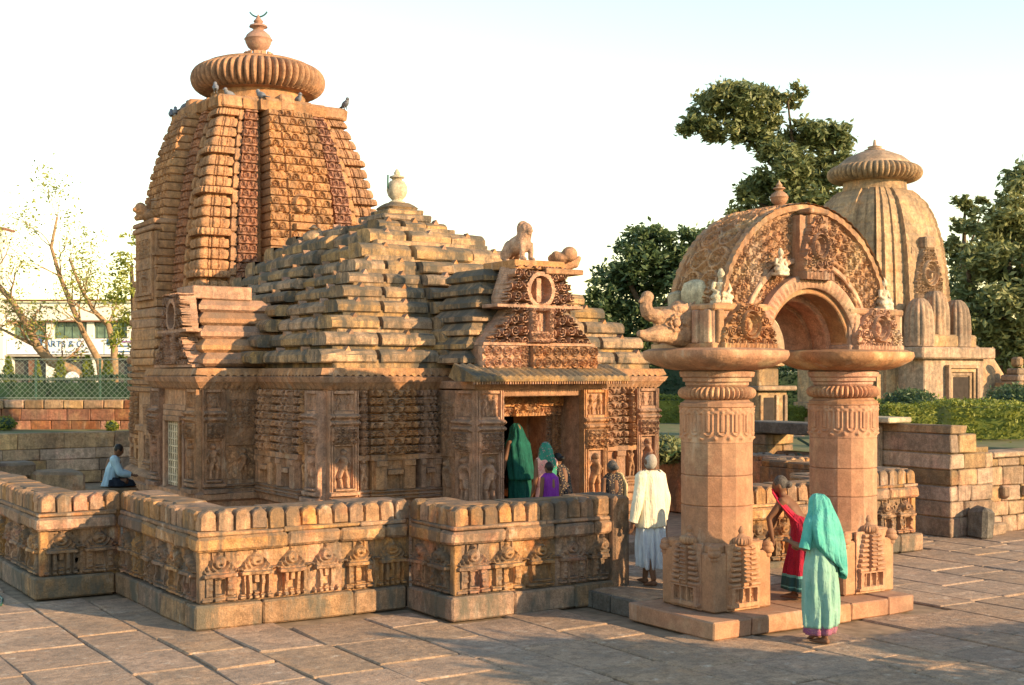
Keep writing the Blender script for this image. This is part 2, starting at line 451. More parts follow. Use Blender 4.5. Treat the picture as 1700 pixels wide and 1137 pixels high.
def relief(name, H, w, h, mat, back=.05, cut=None):
    """H[nu,nv] heights in metres -> mesh in the XZ plane, x 0..w, z 0..h, facing -Y, with side skirts"""
    nu, nv = H.shape
    u = np.linspace(0, w, nu); v = np.linspace(0, h, nv)
    X = np.concatenate([[0], u, [w]]); Z = np.concatenate([[0], v, [h]])
    Hp = np.full((nu + 2, nv + 2), -back); Hp[1:-1, 1:-1] = H
    P = np.stack([np.repeat(X[:, None], nv + 2, 1), -Hp, np.repeat(Z[None], nu + 2, 0)], -1)
    b = MB().grid(P)
    if cut is not None:
        q = b.f[0]; hv = Hp.ravel(); b.f[0] = q[hv[q].max(1) > cut]
    return b.mesh(name, mat, True, 50)
def uv(w, h, step):
    nu = max(3, int(w / step) + 1); nv = max(3, int(h / step) + 1)
    return np.meshgrid(np.linspace(0, w, nu), np.linspace(0, h, nv), indexing='ij')
def rough(shape, amp=.004, k=3):
    n = rng.normal(0, 1, shape)
    for _ in range(k):
        n = (n + np.roll(n, 1, 0) + np.roll(n, -1, 0) + np.roll(n, 1, 1) + np.roll(n, -1, 1)) / 5
    return n / (n.std() + 1e-9) * amp
def niche_relief(k, w=.42, h=.58, step=.011):
    """a miniature shrine: pilasters, niche with figure, eave, scrolled gable with medallion"""
    U, V = uv(w, h, step); c = w / 2; H = np.zeros_like(U)
    bw = w * (.36 + .09 * ((k * 7) % 5) / 4)
    H = np.maximum(H, .03 * rect_m(U, V, c - bw, c + bw, .02, .075)); H = np.maximum(H, .05 * rect_m(U, V, c - bw - .01, c + bw + .01, .02, .045))
    body = rect_m(U, V, c - bw * .86, c + bw * .86, .07, .30); H = np.maximum(H, .05 * body)
    kind = k % 4
    if kind in (0, 3):
        H = np.where(rect_m(U, V, c - .055, c + .055, .09, .265) > 0, .006, H)
        H = np.maximum(H, figure_h(U, V, c, .085, .17, k) * .9)
        for s in (-1, 1):
            H = np.maximum(H, (.052 + .012 * np.sin(V * 90)) * rect_m(U, V, c + s * .108 - .022, c + s * .108 + .022, .08, .28))
            H = np.where(np.abs(U - c - s * .072) < .006, .02, H)
    elif kind == 1:
        for x in (-.11, -.037, .037, .11):
            H = np.where(np.abs(U - c - x) < .013, .004, H)
        H = np.where((rect_m(U, V, c - .025, c + .025, .09, .2) > 0), .0, H)
    else:
        H = np.where(rect_m(U, V, c - .12, c + .12, .09, .27) > 0, .012, H)
        for x in (-.065, .065): H = np.maximum(H, figure_h(U, V, c + x, .09, .16, k + 50 + int(x * 100)) * .9)
    H = np.maximum(H, .075 * rect_m(U, V, c - bw, c + bw, .285, .325)); H = np.maximum(H, .055 * rect_m(U, V, c - bw * .9, c + bw * .9, .32, .35))
    slope = np.clip(1 - np.abs(U - c) / (bw * 1.0), 0, 1)
    gable = ((V > .345) & (V < .36 + .19 * slope ** .8)).astype(float)
    sc_ = .5 + .5 * np.cos(2 * np.pi * (np.hypot(U - c, V - .43) / .05) - 2 * np.arctan2(V - .43, np.abs(U - c)))
    H = np.maximum(H, gable * (.028 + .035 * sc_))
    H = np.maximum(H, ring_h(U, V, (c, .435), .036, .014) + .05 * (ring_h(U, V, (c, .435), .036, .014) > 0))
    H = np.maximum(H, cap_h(U, V, (c, .44), (c, .432), .02) * 2)
    H = np.maximum(H, cap_h(U, V, (c, .50), (c, .565), .017) * 2.2)
    H = H * np.clip(.94 + rough(H.shape, .13, 25), .15, 1.15)
    return relief('niche_shrine', H + rough(H.shape, .0025), w, h, S_WALL, .06)

# ---------------------------------------------------------------- ground: sunken stone court, raised garden round it
GZ = 1.25
g = MB()
for x0, x1, y0, y1 in ((-400, 400, -400, 4.0), (-400, -10, 4.0, 900), (-10, 900, 34.5, 900), (19.25, 900, 14.9, 34.5), (32, 900, 4.0, 14.9)):
    g.add([(x0, y0, GZ), (x1, y0, GZ), (x1, y1, GZ), (x0, y1, GZ)], [[0, 1, 2, 3]])
tag(g.build('garden_ground', M_GARDEN), kind='structure')
court = MB().add([(-10.2, 3.8, -.02), (32.2, 3.8, -.02), (32.2, 34.7, -.02), (-10.2, 34.7, -.02)], [[0, 1, 2, 3]]).build('courtyard_floor', M_MORTAR)
tag(court, kind='structure')
def in_enclosure(x, y):
    x = abs(x - 11.0)
    if y > 16.8: return x < 7.15
    if y > 13.81: return x < 6.15
    if y > 12.73: return x < 3.5
    return y > 10.2 and x < 1.7
def in_view(x, y, m=.45):
    d = x * math.sin(YAW) + y * math.cos(YAW); l = x * math.cos(YAW) - y * math.sin(YAW)
    return d > 10.6 and abs(l / d) < m
slabs = []
x = 1.2
while x < 31:
    w = rng.uniform(.62, .98); y = 4.2 + rng.uniform(0, .8)
    while y < 34:
        l = rng.uniform(.75, 1.75) if rng.random() < .8 else rng.uniform(.5, .8)
        cx, cy = x + w / 2, y + l / 2
        if in_view(cx, cy) and not in_enclosure(cx, cy) and not (cx > 19.0 and cy > 14.7):
            d = cx * math.sin(YAW) + cy * math.cos(YAW)
            slabs.append((w * l / d ** 3, cx, cy, w, l))
        y += l
    x += w
slabs.sort(reverse=True)
def slab_mb(b, cx, cy, w, l, z=0):
    gap = rng.uniform(.006, .018)
    h = np.array([w / 2 - gap, l / 2 - gap, .04])
    V = np.empty((24, 3)); ch = rng.uniform(.008, .02)
    J = rng.normal(0, .016, (8, 3)); J[:, 2] = rng.normal(0, .0012, 8); J[1::2, 2] += rng.normal(0, .003)
    J[0::2, :2] = J[1::2, :2]
    for k in range(8):
        for a in range(3):
            p = CORN[k] * (h - ch); p[a] = CORN[k][a] * h[a]; V[k * 3 + a] = p + J[k]
    b.add(V + np.array([cx, cy, z]), CH_F)
rest = MB()
for i, (_, cx, cy, w, l) in enumerate(slabs):
    if i < 290:
        b = MB(); slab_mb(b, 0, 0, w, l)
        b.build('paving_slab', S_PAVE, court, loc=(cx, cy, -.035))
    else: slab_mb(rest, cx, cy, w, l, -.035)
if rest.n: tag(rest.build('far_paving', S_PAVE, court), kind='stuff')

# raised threshold between the arch and the hall
plat = MB().box((11.02, 13.4, .097), (3.1, 3.3, .194), .01).build('entrance_platform', S_PAVE)
tag(plat, kind='structure')
for i, (y0, y1) in enumerate(((11.76, 12.3), (12.31, 12.66), (12.67, 12.95))):
    bx('granite_block', (9.455, (y0 + y1) / 2, .09), (.06, y1 - y0 - .012, .20), S_DARK, plat, .008, .002)
xx = 9.5
while xx < 12.5:
    w = rng.uniform(.7, 1.0); yy = 11.78
    while yy < 14.9:
        l = rng.uniform(.7, 1.2); l = min(l, 15.0 - yy)
        bx('platform_slab', (xx + w / 2, yy + l / 2, .184), (min(w, 12.56 - xx) - .015 if xx + w > 12.56 else w - .015, l - .015, .05), S_PAVE, plat, .008, .002)
        yy += l
    xx += w
steps = thing('door_steps', 'low stone steps climbing to the carved hall doorway', 'steps', (11, 15.5, 0))
bx('step', (0, -.3, .2), (2.5, .75, .40), S_PAVE, steps, .015)
bx('step', (0, .36, .29), (2.2, .58, .58), S_PAVE, steps, .015)

# ---------------------------------------------------------------- parapet round the temple
NICHES = [niche_relief(k) for k in range(14)]
def merlon_mesh(w, h=.235, t=.17):
    n = 9; pts = [(-w / 2, 0), (w / 2, 0)]
    zc = h - w * .42
    pts += [(w / 2 * math.cos(a), zc + w * .42 * math.sin(a)) for a in np.linspace(0, math.pi, n)]
    b = MB(); m = len(pts); P = np.array(pts)
    P[:, 0] += rng.normal(0, .004, m); P[:, 1] += rng.normal(0, .004, m)
    cz = h * .4
    def ringy(y, sc): return [(px * sc, y, cz + (pz - cz) * sc if pz > 0.001 else 0) for px, pz in P]
    rings = [ringy(0, .90), ringy(.02, 1.0), ringy(t * .6, 1.0), ringy(t, .97)]
    V = np.array(rings).transpose(1, 0, 2); b.grid(V, True, flip=False)
    k = 0; L = 4
    b.f.append([[i * L for i in range(m)]])
    return b.mesh('merlon', S_WALL, False)
MERLONS = [merlon_mesh(w_) for w_ in (.19, .195, .185, .19, .18, .197, .19, .188)]
RZ = {'-Y': 0, '-X': -math.pi / 2, '+X': math.pi / 2, '+Y': math.pi}
def frame(n, org):
    a = RZ[n]; U = np.array([math.cos(a), math.sin(a)]); D = np.array([-math.sin(a), math.cos(a)])   # along, inward
    return (lambda u, d, z: (org[0] + U[0] * u + D[0] * d, org[1] + U[1] * u + D[1] * d, z)), a
def parapet_segment(wall, n, org, L, e0=0, e1=0, fancy=True):
    """outer base line from org along the face; e0/e1: end kinds, 1 = outer corner (pieces run through), 0 = inner corner or end, -1 = butts behind a corner"""
    P, a = frame(n, org)
    c0, c1 = (.12 if e0 else -.1), (L - .12 if e1 else L + .1)
    seg = MB().box(((c0 + c1) / 2, .37, .60), (c1 - c0, .5, 1.19), .008).build('wall_core', S_WALL, wall, loc=(*org, 0), rz=a)
    def pieces(lo, hi, d0, d1, z0, z1, name, lmin, lmax, mat, ch, jit):
        u = lo
        while u < hi - .02:
            l = rng.uniform(lmin, lmax)
            if hi - u - l < lmin * .5: l = hi - u
            o = MB().box((l / 2, (d0 + d1) / 2, (z0 + z1) / 2), (l - .007, d1 - d0 + rng.uniform(-.008, .008), z1 - z0 - .004), ch, jit=jit).build(name, mat, wall, loc=P(u, 0, 0), rz=a)
            u += l
    def cut(e, d): return d if e == -1 else 0
    # footing course
    pieces(cut(e0, .36), L - cut(e1, .36), 0, .36, 0, .28, 'footing_block', .55, 1.25, S_BASE, .022, .005)
    # cornice: two courses
    lo, hi = (.03 if e0 == 1 else .355 if e0 else -.03), (L - (.03 if e1 == 1 else .355) if e1 else L + .03)
    pieces(lo, hi, .03, .36, .862, 1.03, 'cornice_block', .55, 1.1, S_WALL, .03, .006)
    pieces(lo + (.02 if e0 == 1 else 0), hi - (.02 if e1 == 1 else 0), .055, .36, 1.03, 1.085, 'cornice_fillet', .7, 1.4, S_WALL, .012, .004)
    # miniature shrines
    lo, hi = (.10 if e0 == 1 else .16 if e0 else -.06), (L - (.10 if e1 == 1 else .16) if e1 else L + .06)
    k = max(1, round((hi - lo) / .47)); st = (hi - lo) / k
    for i in range(k):
        o = obj('niche_shrine', NICHES[int(rng.integers(14))], wall, P(lo + st * i + .001, .115, .283), a)
        o.scale = (st / .422, 1.35, 1)
    for e_, u_ in ((e0, .135), (e1, L - .135)):
        if e_ == 1: MB().box((0, 0, 0), (.11, .11, .575), .012, jit=.003).build('corner_post', S_WALL, wall, loc=P(u_, .135, .572), rz=a)
    # merlons with coping behind
    lo, hi = (.085 if e0 == 1 else .26 if e0 else -.085), (L - (.085 if e1 == 1 else .26) if e1 else L + .085)
    k = max(1, round((hi - lo) / .205)); st = (hi - lo) / k
    for i in range(k):
        o = obj('merlon', MERLONS[int(rng.integers(8))], wall, P(lo + st * (i + .5), .085 + rng.uniform(-.006, .006), 1.08), a)
        o.scale = (st / .205 * .98, 1, 1 + rng.uniform(-.08, .05)); o.rotation_euler[0] = rng.normal(0, .02); o.rotation_euler[1] = rng.normal(0, .015)
    u = lo
    while u < hi - .05:
        l = min(rng.uniform(.7, 1.2), hi - u)
        if hi - u - l < .35: l = hi - u
        MB().box((l / 2, .40, 1.245), (l - .008, .42, .13 + rng.uniform(-.01, .012)), .04, jit=.008).build('coping_stone', S_WALL, wall, loc=P(u, 0, 0), rz=a)
        u += l
def parapet(label, segs, group=None):
    w = thing('parapet_wall', label, 'wall', (0, 0, 0))
    for s in segs: parapet_segment(w, *s)
    return w
WL = parapet('low carved sandstone parapet on the side of the seated man, stepping round the temple',
    [('-Y', (4.84, 13.81), 2.65, 1, 0), ('-X', (7.49, 13.81), 1.08, 0, -1), ('-Y', (7.49, 12.73), 2.40, 1, 0),
     ('-X', (4.84, 16.8), 2.99, 0, -1), ('-Y', (3.83, 16.8), 1.01, 1, 0), ('-X', (3.83, 21.6), 4.80, 0, -1)])
bx('end_pillar', (9.94, 13.02, .68), (.24, .62, 1.28), S_WALL, WL, .03, .006)
bx('coping_block', (9.70, 13.05, 1.2), (.24, .5, .25), S_WALL, WL, .03, .006)
WR = parapet('low carved sandstone parapet beside the masonry gate, on the far side of the arch',
    [('-Y', (12.16, 12.73), 2.45, 0, 1), ('+X', (14.61, 12.73), 1.08, -1, 0), ('-Y', (14.61, 13.81), 2.32, 0, 1), ('+X', (16.93, 13.81), 2.99, -1, 0),
     ('-Y', (16.93, 16.8), 1.01, 0, 1), ('+X', (17.94, 16.8), 7.0, -1, 0)])
bx('end_pillar', (12.12, 13.04, .69), (.14, .58, 1.30), S_WALL, WR, .03, .006)

# ---------------------------------------------------------------- shared carved forms
def strip_mesh(name, mat, zs, half, proj, carve=None, nu=24, back=.15, lean=None):
    """vertical carved strip facing -Y: half-width and projection given per level, optional carve(U[-1..1]*half, Z)"""
    zs = np.asarray(zs, float); hw = np.array([half(z) for z in zs]); pr = np.array([proj(z) for z in zs])
    s = np.linspace(-1, 1, nu); U = s[:, None] * hw[None]; Z = np.repeat(zs[None], nu, 0)
    H = carve(U, Z) if carve else 0
    F = np.stack([U, -(pr[None] + H) + 0 * U, Z], -1)
    ln = np.array([lean(z) for z in zs]) if lean else np.zeros(len(zs))
    S0 = np.stack([-hw, back - ln * 0 - pr * 0, zs], -1)[None]; S1 = np.stack([hw, back + 0 * zs, zs], -1)[None]
    if lean:
        S0[0, :, 1] = -(ln - back); S1[0, :, 1] = -(ln - back)
    P = np.concatenate([S0, F, S1], 0)
    b = MB().grid(P)
    n, m = P.shape[:2]
    b.f.append([[i * m + m - 1 for i in range(n)], [i * m for i in range(n)][::-1]])
    return b.mesh(name, mat, True, 40)
def kalasha(b, c, s, n=28):
    """water-pot finial, total height about 1*s"""
    prof = [(.30, 0), (.32, .04), (.22, .08), (.15, .13), (.14, .18), (.27, .26), (.33, .36), (.345, .42), (.37, .44), (.345, .465), (.30, .54), (.19, .62), (.13, .65), (.15, .69), (.24, .72), (.22, .76), (.10, .80), (.13, .85), (.08, .90), (.035, .95), (.02, 1.0)]
    return b.lathe([(r * s * .85, z * s) for r, z in prof], n, c)
def amalaka_prof(r, h, n=11, inner=.62):
    return [(r * inner + r * (1 - inner) * math.cos(a) ** .7 if abs(math.cos(a)) > 1e-6 else r * inner, h / 2 + h / 2 * math.sin(a)) for a in np.linspace(-math.pi / 2, math.pi / 2, n)]
def smooth_noise1(n, amp, k=6):
    a = rng.normal(0, 1, n)
    for _ in range(k): a = (np.roll(a, 1) + a + np.roll(a, -1)) / 3
    return a / (a.std() + 1e-9) * amp

# ---------------------------------------------------------------- arched gateway in front of the temple
AX, AY = 11.08, 11.1
T = thing('arched_gateway', 'free-standing sandstone arch on two thick faceted pillars before the temple', 'gateway', (AX, AY, 0))
for x0, x1 in ((-1.80, -1.24), (-1.23, -.42), (-.41, .32), (.33, .95), (.96, 1.42)):
    bx('plinth_block', ((x0 + x1) / 2, -.06, .1), (x1 - x0 - .006, 1.44 + rng.uniform(-.03, .03), .204), S_PILLAR, T, .015, .004)
def pedestal_relief():
    w, h = .50, .74; U, V = uv(w, h, .009); c = w / 2; H = np.zeros_like(U) + .004
    for i in range(8):                                   # stacked eave mouldings narrowing upwards
        z0 = .26 + i * .058; hw = .225 - i * .011
        H = np.maximum(H, (.035 + .018 * np.sin(np.clip((V - z0) / .046, 0, 1) * math.pi)) * rect_m(U, V, c - hw, c + hw, z0, z0 + .046))
    H = np.where((V > .26) & (np.abs(np.abs(U - c) - .06) < .012), H * .35, H)
    H = np.maximum(H, (V > .30) * (V < .7) * (np.abs(U - c) < .045) * (.07 + .015 * np.sin(V * 140)))
    H = np.maximum(H, .05 * rect_m(U, V, c - .235, c + .235, .03, .07)); H = np.maximum(H, .05 * rect_m(U, V, c - .22, c + .22, .07, .26))
    for k in range(3):
        x = c + (k - 1) * .115
        H = np.where(rect_m(U, V, x - .048, x + .048, .09, .235) > 0, -.03, H)
        H = np.maximum(H, figure_h(U, V, x, .092, .14, k + 3) * 1.2 - .02 * (figure_h(U, V, x, .092, .14, k + 3) <= 0))
        for q in (-.024, .024): H = np.maximum(H, np.where(np.abs(U - x - q) < .006, .02, H) * rect_m(U, V, x - .048, x + .048, .09, .235))
    return relief('pedestal_carving', H + rough(H.shape, .002), w, h, S_PILLAR, .03)
PED = pedestal_relief()
kn = MB()
for i, (r, z) in enumerate(((.07, .05), (.085, .0), (.06, -.06))): kn.ball((rng.uniform(-.01, .01), 0, z), (r, r * .8, r * .7), 10)
KNOB = kn.mesh('corner_knob', S_PILLAR, True)
def festoon():
    n, m = 192, 48; th = np.linspace(0, 2 * np.pi, n, endpoint=False); z = np.linspace(0, .42, m)
    TH, ZZ = np.meshgrid(th, z, indexing='ij')
    u = (TH / (2 * np.pi) * 16) % 1 - .5
    d = np.where(ZZ > .14, np.abs(np.abs(u) - .30) * .16, np.abs(np.hypot(u * .16, (ZZ - .14)) - .30 * .16))
    H = .022 * np.exp(-(d / .011) ** 2) + .016 * (np.abs(u) < .12) * (ZZ > .13)
    H = np.maximum(H, .03 * np.exp(-(np.hypot((np.abs(u) - .5) * .16, ZZ - .06) / .022) ** 2))
    H = np.maximum(H, (ZZ > .33) * (.014 + .012 * np.cos(TH * 32) * np.cos(ZZ * 90)))
    H = np.where(ZZ > .405, .03, H)
    Rr = .405 + H; Rr[:, 0] = .38
    fac = np.cos(np.pi / 16) / np.cos(((TH + np.pi / 16) % (np.pi / 8)) - np.pi / 16)
    Rr = Rr * (.35 + .65 * fac) * 1.01
    P = np.stack([Rr * np.cos(TH), Rr * np.sin(TH), ZZ], -1)
    return MB().grid(P, True).mesh('festoon_band', S_PILLAR, True, 45)
FEST = festoon()
for sx in (-1, 1):
    px_ = sx * 1.035
    ped = bx('pedestal', (px_, .02, .53), (.86, .9, .65), S_PILLAR, T, .02, .004)
    bx('pedestal_top', (px_, .02, .905), (.80, .82, .12), S_PILLAR, T, .045, .004)
    for rz, (dx, dy) in ((0, (-.25, -.435)), (-math.pi / 2, (-.435, .27)), (math.pi / 2, (.435, -.23)), (math.pi, (.25, .475))):
        obj('pedestal_carving', PED, ped, (dx, dy - .02, .215 - .53), rz)
    for dx, dy in ((-.40, -.40), (.40, -.40), (-.40, .43), (.40, .43)): obj('corner_knob', KNOB, ped, (dx, dy - .02, .86 - .53), rng.uniform(0, 3))
    for dx, dy in ((0, -.40), (-.40, 0), (.40, 0), (0, .42)):
        MB().lathe([(.05, -.03), (.07, 0)] + amalaka_prof(.125, .09) + [(.06, .10), (.03, .13), (.045, .165), (.012, .21)], 60, ribs=(22, .16, 3, 12)).build('ribbed_cap', S_PILLAR, ped, True, (dx, dy - .02, .935 - .53), ang=60)
    for z0, z1 in ((.94, 1.36), (1.363, 1.70), (1.703, 2.075)):
        MB().lathe([(.400, z0), (.409, z0 + .012), (.409, z1 - .012), (.400, z1)], 16, rz=math.pi / 16).build('shaft_drum', S_PILLAR, T, loc=(px_, 0, 0))
    obj('festoon_band', FEST, T, (px_, 0, 2.065))
    MB().lathe([(.40, 0), (.42, .01), (.42, .04), (.385, .055), (.36, .08)], 16, rz=math.pi / 16).build('neck_moulding', S_PILLAR, T, loc=(px_, 0, 2.475))
    MB().lathe([(.33, 0)] + amalaka_prof(.445, .15, 11, .7) + [(.33, .15)], 176, ribs=(44, .10, 2, 10)).build('ribbed_ring', S_ARCH, T, True, (px_, 0, 2.553), ang=60)
    MB().lathe([(.34, 0), (.36, .02), (.36, .05), (.39, .06), (.39, .10), (.42, .115), (.43, .17), (.40, .19)], 32).build('upper_neck', S_ARCH, T, loc=(px_, 0, 2.70))
    cp = MB().lathe([(.40, 0), (.50, .015), (.62, .06), (.72, .12), (.745, .17), (.735, .22), (.66, .245), (.55, .25)], 96, sq=3.0, ribs=(36, .012, 2, 5)).build('capital', S_ARCH, T, True, (px_ + sx * .02, 0, 2.888), ang=50)
    # entablature block over the capital
    ent = bx('entablature_block', (sx * 1.08, .02, 3.345), (.90, 1.0, .43), S_ARCH, T, .015, .003)
    bx('entablature_band', (sx * 1.08, .02, 3.155), (.96, 1.06, .07), S_ARCH, T, .01)
    bx('entablature_cornice', (sx * 1.06, .02, 3.585), (.96, 1.08, .075), S_ARCH, T, .02, .004)
    for yy in (-.42, -.22, 0, .24, .45):
        bx('pilaster_strip', (sx * .465, yy - .02, .025), (.06, .09, .37), S_ARCH, ent, .012)
    for xx in (-.36, .33): bx('pilaster_strip', (xx, -.515, .025), (.09, .06, .37), S_ARCH, ent, .012)
# medallion gable panels on the front of the blocks and at the crown
def medallion(w, h, seed):
    U, V = uv(w, h, .010); c = w / 2; zc = h * .52; r = min(w, h) * .24; H = np.zeros_like(U)
    env = (np.abs(U - c) < w * .5 * np.clip(1.15 - (V / h) ** 1.6 * .85, .2, 1)).astype(float)
    H += env * (.045 - .034 * (scroll_h(U + seed, V, .125) < .30))
    d = np.hypot((U - c), (V - zc) * .85)
    H = np.where(d < r * 1.25, .02, H)
    H = np.maximum(H, .085 * np.exp(-((d - r * 1.08) / (r * .12)) ** 2)); H = np.maximum(H, .06 * np.exp(-((d - r * .78) / (r * .1)) ** 2))
    H = np.where(d < r * .62, -.02, H); H = np.maximum(H, np.where(d < r * .62, cap_h(U, V, (c, zc - r * .35), (c, zc), r * .25) * 1.2 + cap_h(U, V, (c, zc + r * .25), (c, zc + r * .28), r * .2), -.1))
    H = np.maximum(H, .05 * rect_m(U, V, 0, w, 0, h * .11) + .012 * rect_m(U, V, 0, w, 0, h * .11) * np.sin(U * 110))
    H = np.where(env + (V < h * .11) > 0, H, -.05)
    return H + rough(H.shape, .002)
for x0, w, h, z, y in ((-1.45, .80, .50, 3.13, -.53), (.66, .80, .50, 3.13, -.53)):
    obj('medallion_panel', relief('medallion_panel', medallion(w, h, x0), w, h, S_ARCH, .12), T, (x0, y, z))
# the arch itself
RO, ZO, RI, ZI, YF, YB = 1.33, 3.45, .70, 3.14, -.36, .46
th = np.linspace(0, math.pi, 300)
def arc(r, z): return np.stack([r * np.cos(th), 0 * th, z + r * np.sin(th)], -1)
# front wall between opening and rim
A0, A1 = arc(RI + .02, ZI), arc(RO + .03, ZO)
t = np.linspace(0, 1, 70)[None, :, None]
P = A0[:, None] * (1 - t) + A1[:, None] * t
rho = np.linspace(0, 1, 70)[None] * np.linalg.norm(A1 - A0, axis=1)[:, None]; s = (th * 1.05)[:, None] + 0 * rho
sc1 = scroll_h(s + .3 + .15 * rho, rho + .1 * s, .115); H = .022 * (sc1 > .36) + .012 * sc1
for k, (sc_, rc) in enumerate(((.52, .26), (.80, .33), (1.10, .38), (2.15, .38), (2.48, .33), (2.80, .26))):
    f = figure_h(rho * 1.0 + .10, s - sc_ + .2, rc + .10, .0, .40, k)
    H = np.maximum(H, f * 2.2)
H = np.where(rho > np.max(rho, 1, keepdims=True) - .07, .06 + .006 * np.sin(s * 60), H)
P[..., 1] = YF - H - rough(H.shape, .003)
MB().grid(P).build('arch_face', S_ARCH, T, True, ang=50)
P2 = P[::4, ::8].copy(); P2[..., 1] = YB
MB().grid(P2, flip=True).build('arch_back', S_ARCH, T)
# carved outer curve
yy = np.linspace(YF - .085, YB, 70); TH, YY = np.meshgrid(th, yy, indexing='ij')
s = TH * RO; w = (YY - YF + .085)
c_ = .30; iu, iv = np.floor(s / c_), np.floor((w - .135) / c_)
rd = np.hypot(s - (iu + .5) * c_, w - .135 - (iv + .5) * c_)
sc2 = scroll_h(s * 1.03 + w * .2, w + .02 + s * .1, .105)
H = np.where(rd < .115, .045 * (sc2 > .33) + .015 * sc2, .02 * (sc2 > .5)); H = np.where(np.abs(rd - .13) < .016, .055, H)
H = np.where((w < .09) | (w > YB - YF), .045 + .005 * np.sin(s * 60), H)
H = np.where((np.abs(w - .11) < .02) | (np.abs(w - (YB - YF - .02)) < .02), 0, H)
Rr = RO + H + rough(H.shape, .003)
MB().grid(np.stack([Rr * np.cos(TH), YY, ZO + Rr * np.sin(TH)], -1), flip=True).build('arch_outer_band', S_ARCH, T, True, ang=50)
# stepped inner arches of the opening
def half_ring(name, r0, r1, y0, y1, bead=0, mat=S_ARCH):
    n = 160; a = np.linspace(0, math.pi, n)
    prof = [(r1, y1), (r1, y0 + .012), (r1 - .012, y0)] + [(r0 + (r1 - r0) * q, y0 - bead * math.sin(q * math.pi)) for q in (.8, .6, .4, .2)] + [(r0 + .012, y0), (r0, y0 + .012), (r0, y1)]
    P = np.empty((n, len(prof), 3))
    for j, (r, y) in enumerate(prof):
        bd = bead * .5 * np.cos(a * 70) if bead and 3 <= j <= 6 else 0
        P[:, j] = np.stack([r * np.cos(a), y - bd + 0 * a, ZI + r * np.sin(a)], -1)
    MB().grid(P, flip=True).build(name, mat, T, True, ang=40)
half_ring('archivolt', .70, .86, -.50, .40, .018)
half_ring('gable_rim', 1.00, 1.06, -.43, -.3, .0)
half_ring('archivolt', .635, .71, -.44, .42, .0)
half_ring('inner_arch', .56, .645, -.18, .44, 0, S_RED)
half_ring('inner_arch', .50, .57, .06, .46, 0, S_RED)
for sx in (-1, 1):
    MB().box((0, 0, 0), (.34, .80, .30), .01).build('springer_block', S_ARCH, T, loc=(sx * .80, .03, 3.28))
gv = medallion(.46, .74, 2.7)
obj('crown_gable', relief('crown_gable', gv, .46, .74, S_ARCH, .25), T, (-.23, -.56, 3.93))
bx('crown_block', (0, -.46, 4.62), (.24, .24, .13), S_ARCH, T, .02, .004); bx('crown_block', (0, -.46, 4.715), (.32, .28, .06), S_ARCH, T, .015, .004)
kalasha(MB().lathe([(.19, -.05), (.20, 0), (.15, .04)], 20), (0, 0, .02), .36).build('finial', S_ARCH, T, True, (0, .05, 4.77), ang=50)
def seated(name, mat, parent, loc, rz, s=1.0):
    b = MB(); b.box((0, 0, .03), (.26, .24, .07), .02); b.ball((0, 0, .13), (.13, .11, .075), 12); b.ball((-.09, -.05, .10), (.08, .07, .05)); b.ball((.09, -.05, .10), (.08, .07, .05))
    b.tube([(0, 0, .12), (0, .0, .22), (0, .0, .31)], [.075, .065, .085], 10); b.tube([(0, 0, .30), (0, 0, .38)], [.04, .035], 8); b.ball((0, -.01, .415), (.056, .058, .068), 12); b.ball((0, 0, .475), (.035, .035, .035), 8)
    for k in (-1, 1): b.tube([(k * .09, 0, .31), (k * .13, -.02, .21), (k * .07, -.09, .16)], [.035, .03, .025], 8)
    b.v = [v * s for v in b.v]
    return remesh(b.build(name, mat, parent, True, loc, rz), .013 * s, 1)
seated('seated_figure', S_PALE, T, (-1.30, -.36, 3.615), -.4, .8)
seated('seated_figure', S_PALE, T, (1.30, -.40, 3.615), .2, .8)
seated('seated_figure', S_PALE, T, (-.53, -.50, 3.96), 0, .62)
MB().lathe([(.20, 0), (.23, .05), (.235, .17), (.20, .27), (.10, .31)], 48, ribs=(14, .14, 1, 4)).build('lotus_lump', S_PALE, T, True, (-1.22, .06, 3.61), ang=60)
bx('broken_block', (-1.36, .30, 3.70), (.20, .18, .18), S_PALE, T, .03, .012)
def makara(sx):
    b = MB()
    X = lambda x: sx * x
    b.tube([(X(1.40), 0, 3.30), (X(1.62), 0, 3.29), (X(1.82), -.02, 3.30), (X(1.98), -.02, 3.28), (X(2.10), -.02, 3.27), (X(2.2), -.02, 3.29)], [.18, .15, .12, .09, .065, .035], 12)   # lower jaw
    b.tube([(X(1.45), 0, 3.44), (X(1.66), -.02, 3.48), (X(1.82), -.02, 3.47), (X(1.98), -.02, 3.46)], [.18, .15, .10, .06], 12)
    for q in range(10): b.ball((X(1.76) + .085 * math.cos(q * .63), -.15, 3.41 + .085 * math.sin(q * .63)), .022, 8)
    for q in range(6): b.tube([(X(1.50 + q * .055), -.10, 3.58), (X(1.47 + q * .055), -.12, 3.66 - .012 * q)], [.03, .012], 6)
    b.ball((X(1.76), -.15, 3.41), (.05, .045, .05)); b.ball((X(1.76), .12, 3.41), (.07, .05, .07)); b.ball((X(1.66), -.08, 3.56), (.13, .09, .07)); b.ball((X(1.56), .05, 3.60), (.10, .09, .08))
    for q in range(5): b.ball((X(1.5 + q * .07), -.14 + .01 * q, 3.52 - .02 * q), .045)
    # the rider bird with upright neck
    b.ball((X(1.98), -.03, 3.49), (.15, .085, .075)); b.tube([(X(2.06), -.03, 3.50), (X(2.10), -.03, 3.58), (X(2.09), -.03, 3.68)], [.085, .072, .062], 10); b.ball((X(2.08), -.03, 3.69), (.078, .066, .07)); b.tube([(X(2.13), -.03, 3.68), (X(2.20), -.03, 3.63)], [.035, .015], 8)
    return remesh(b.build('makara_head', S_CARVE, T, True), .0105, 1)
makara(-1)
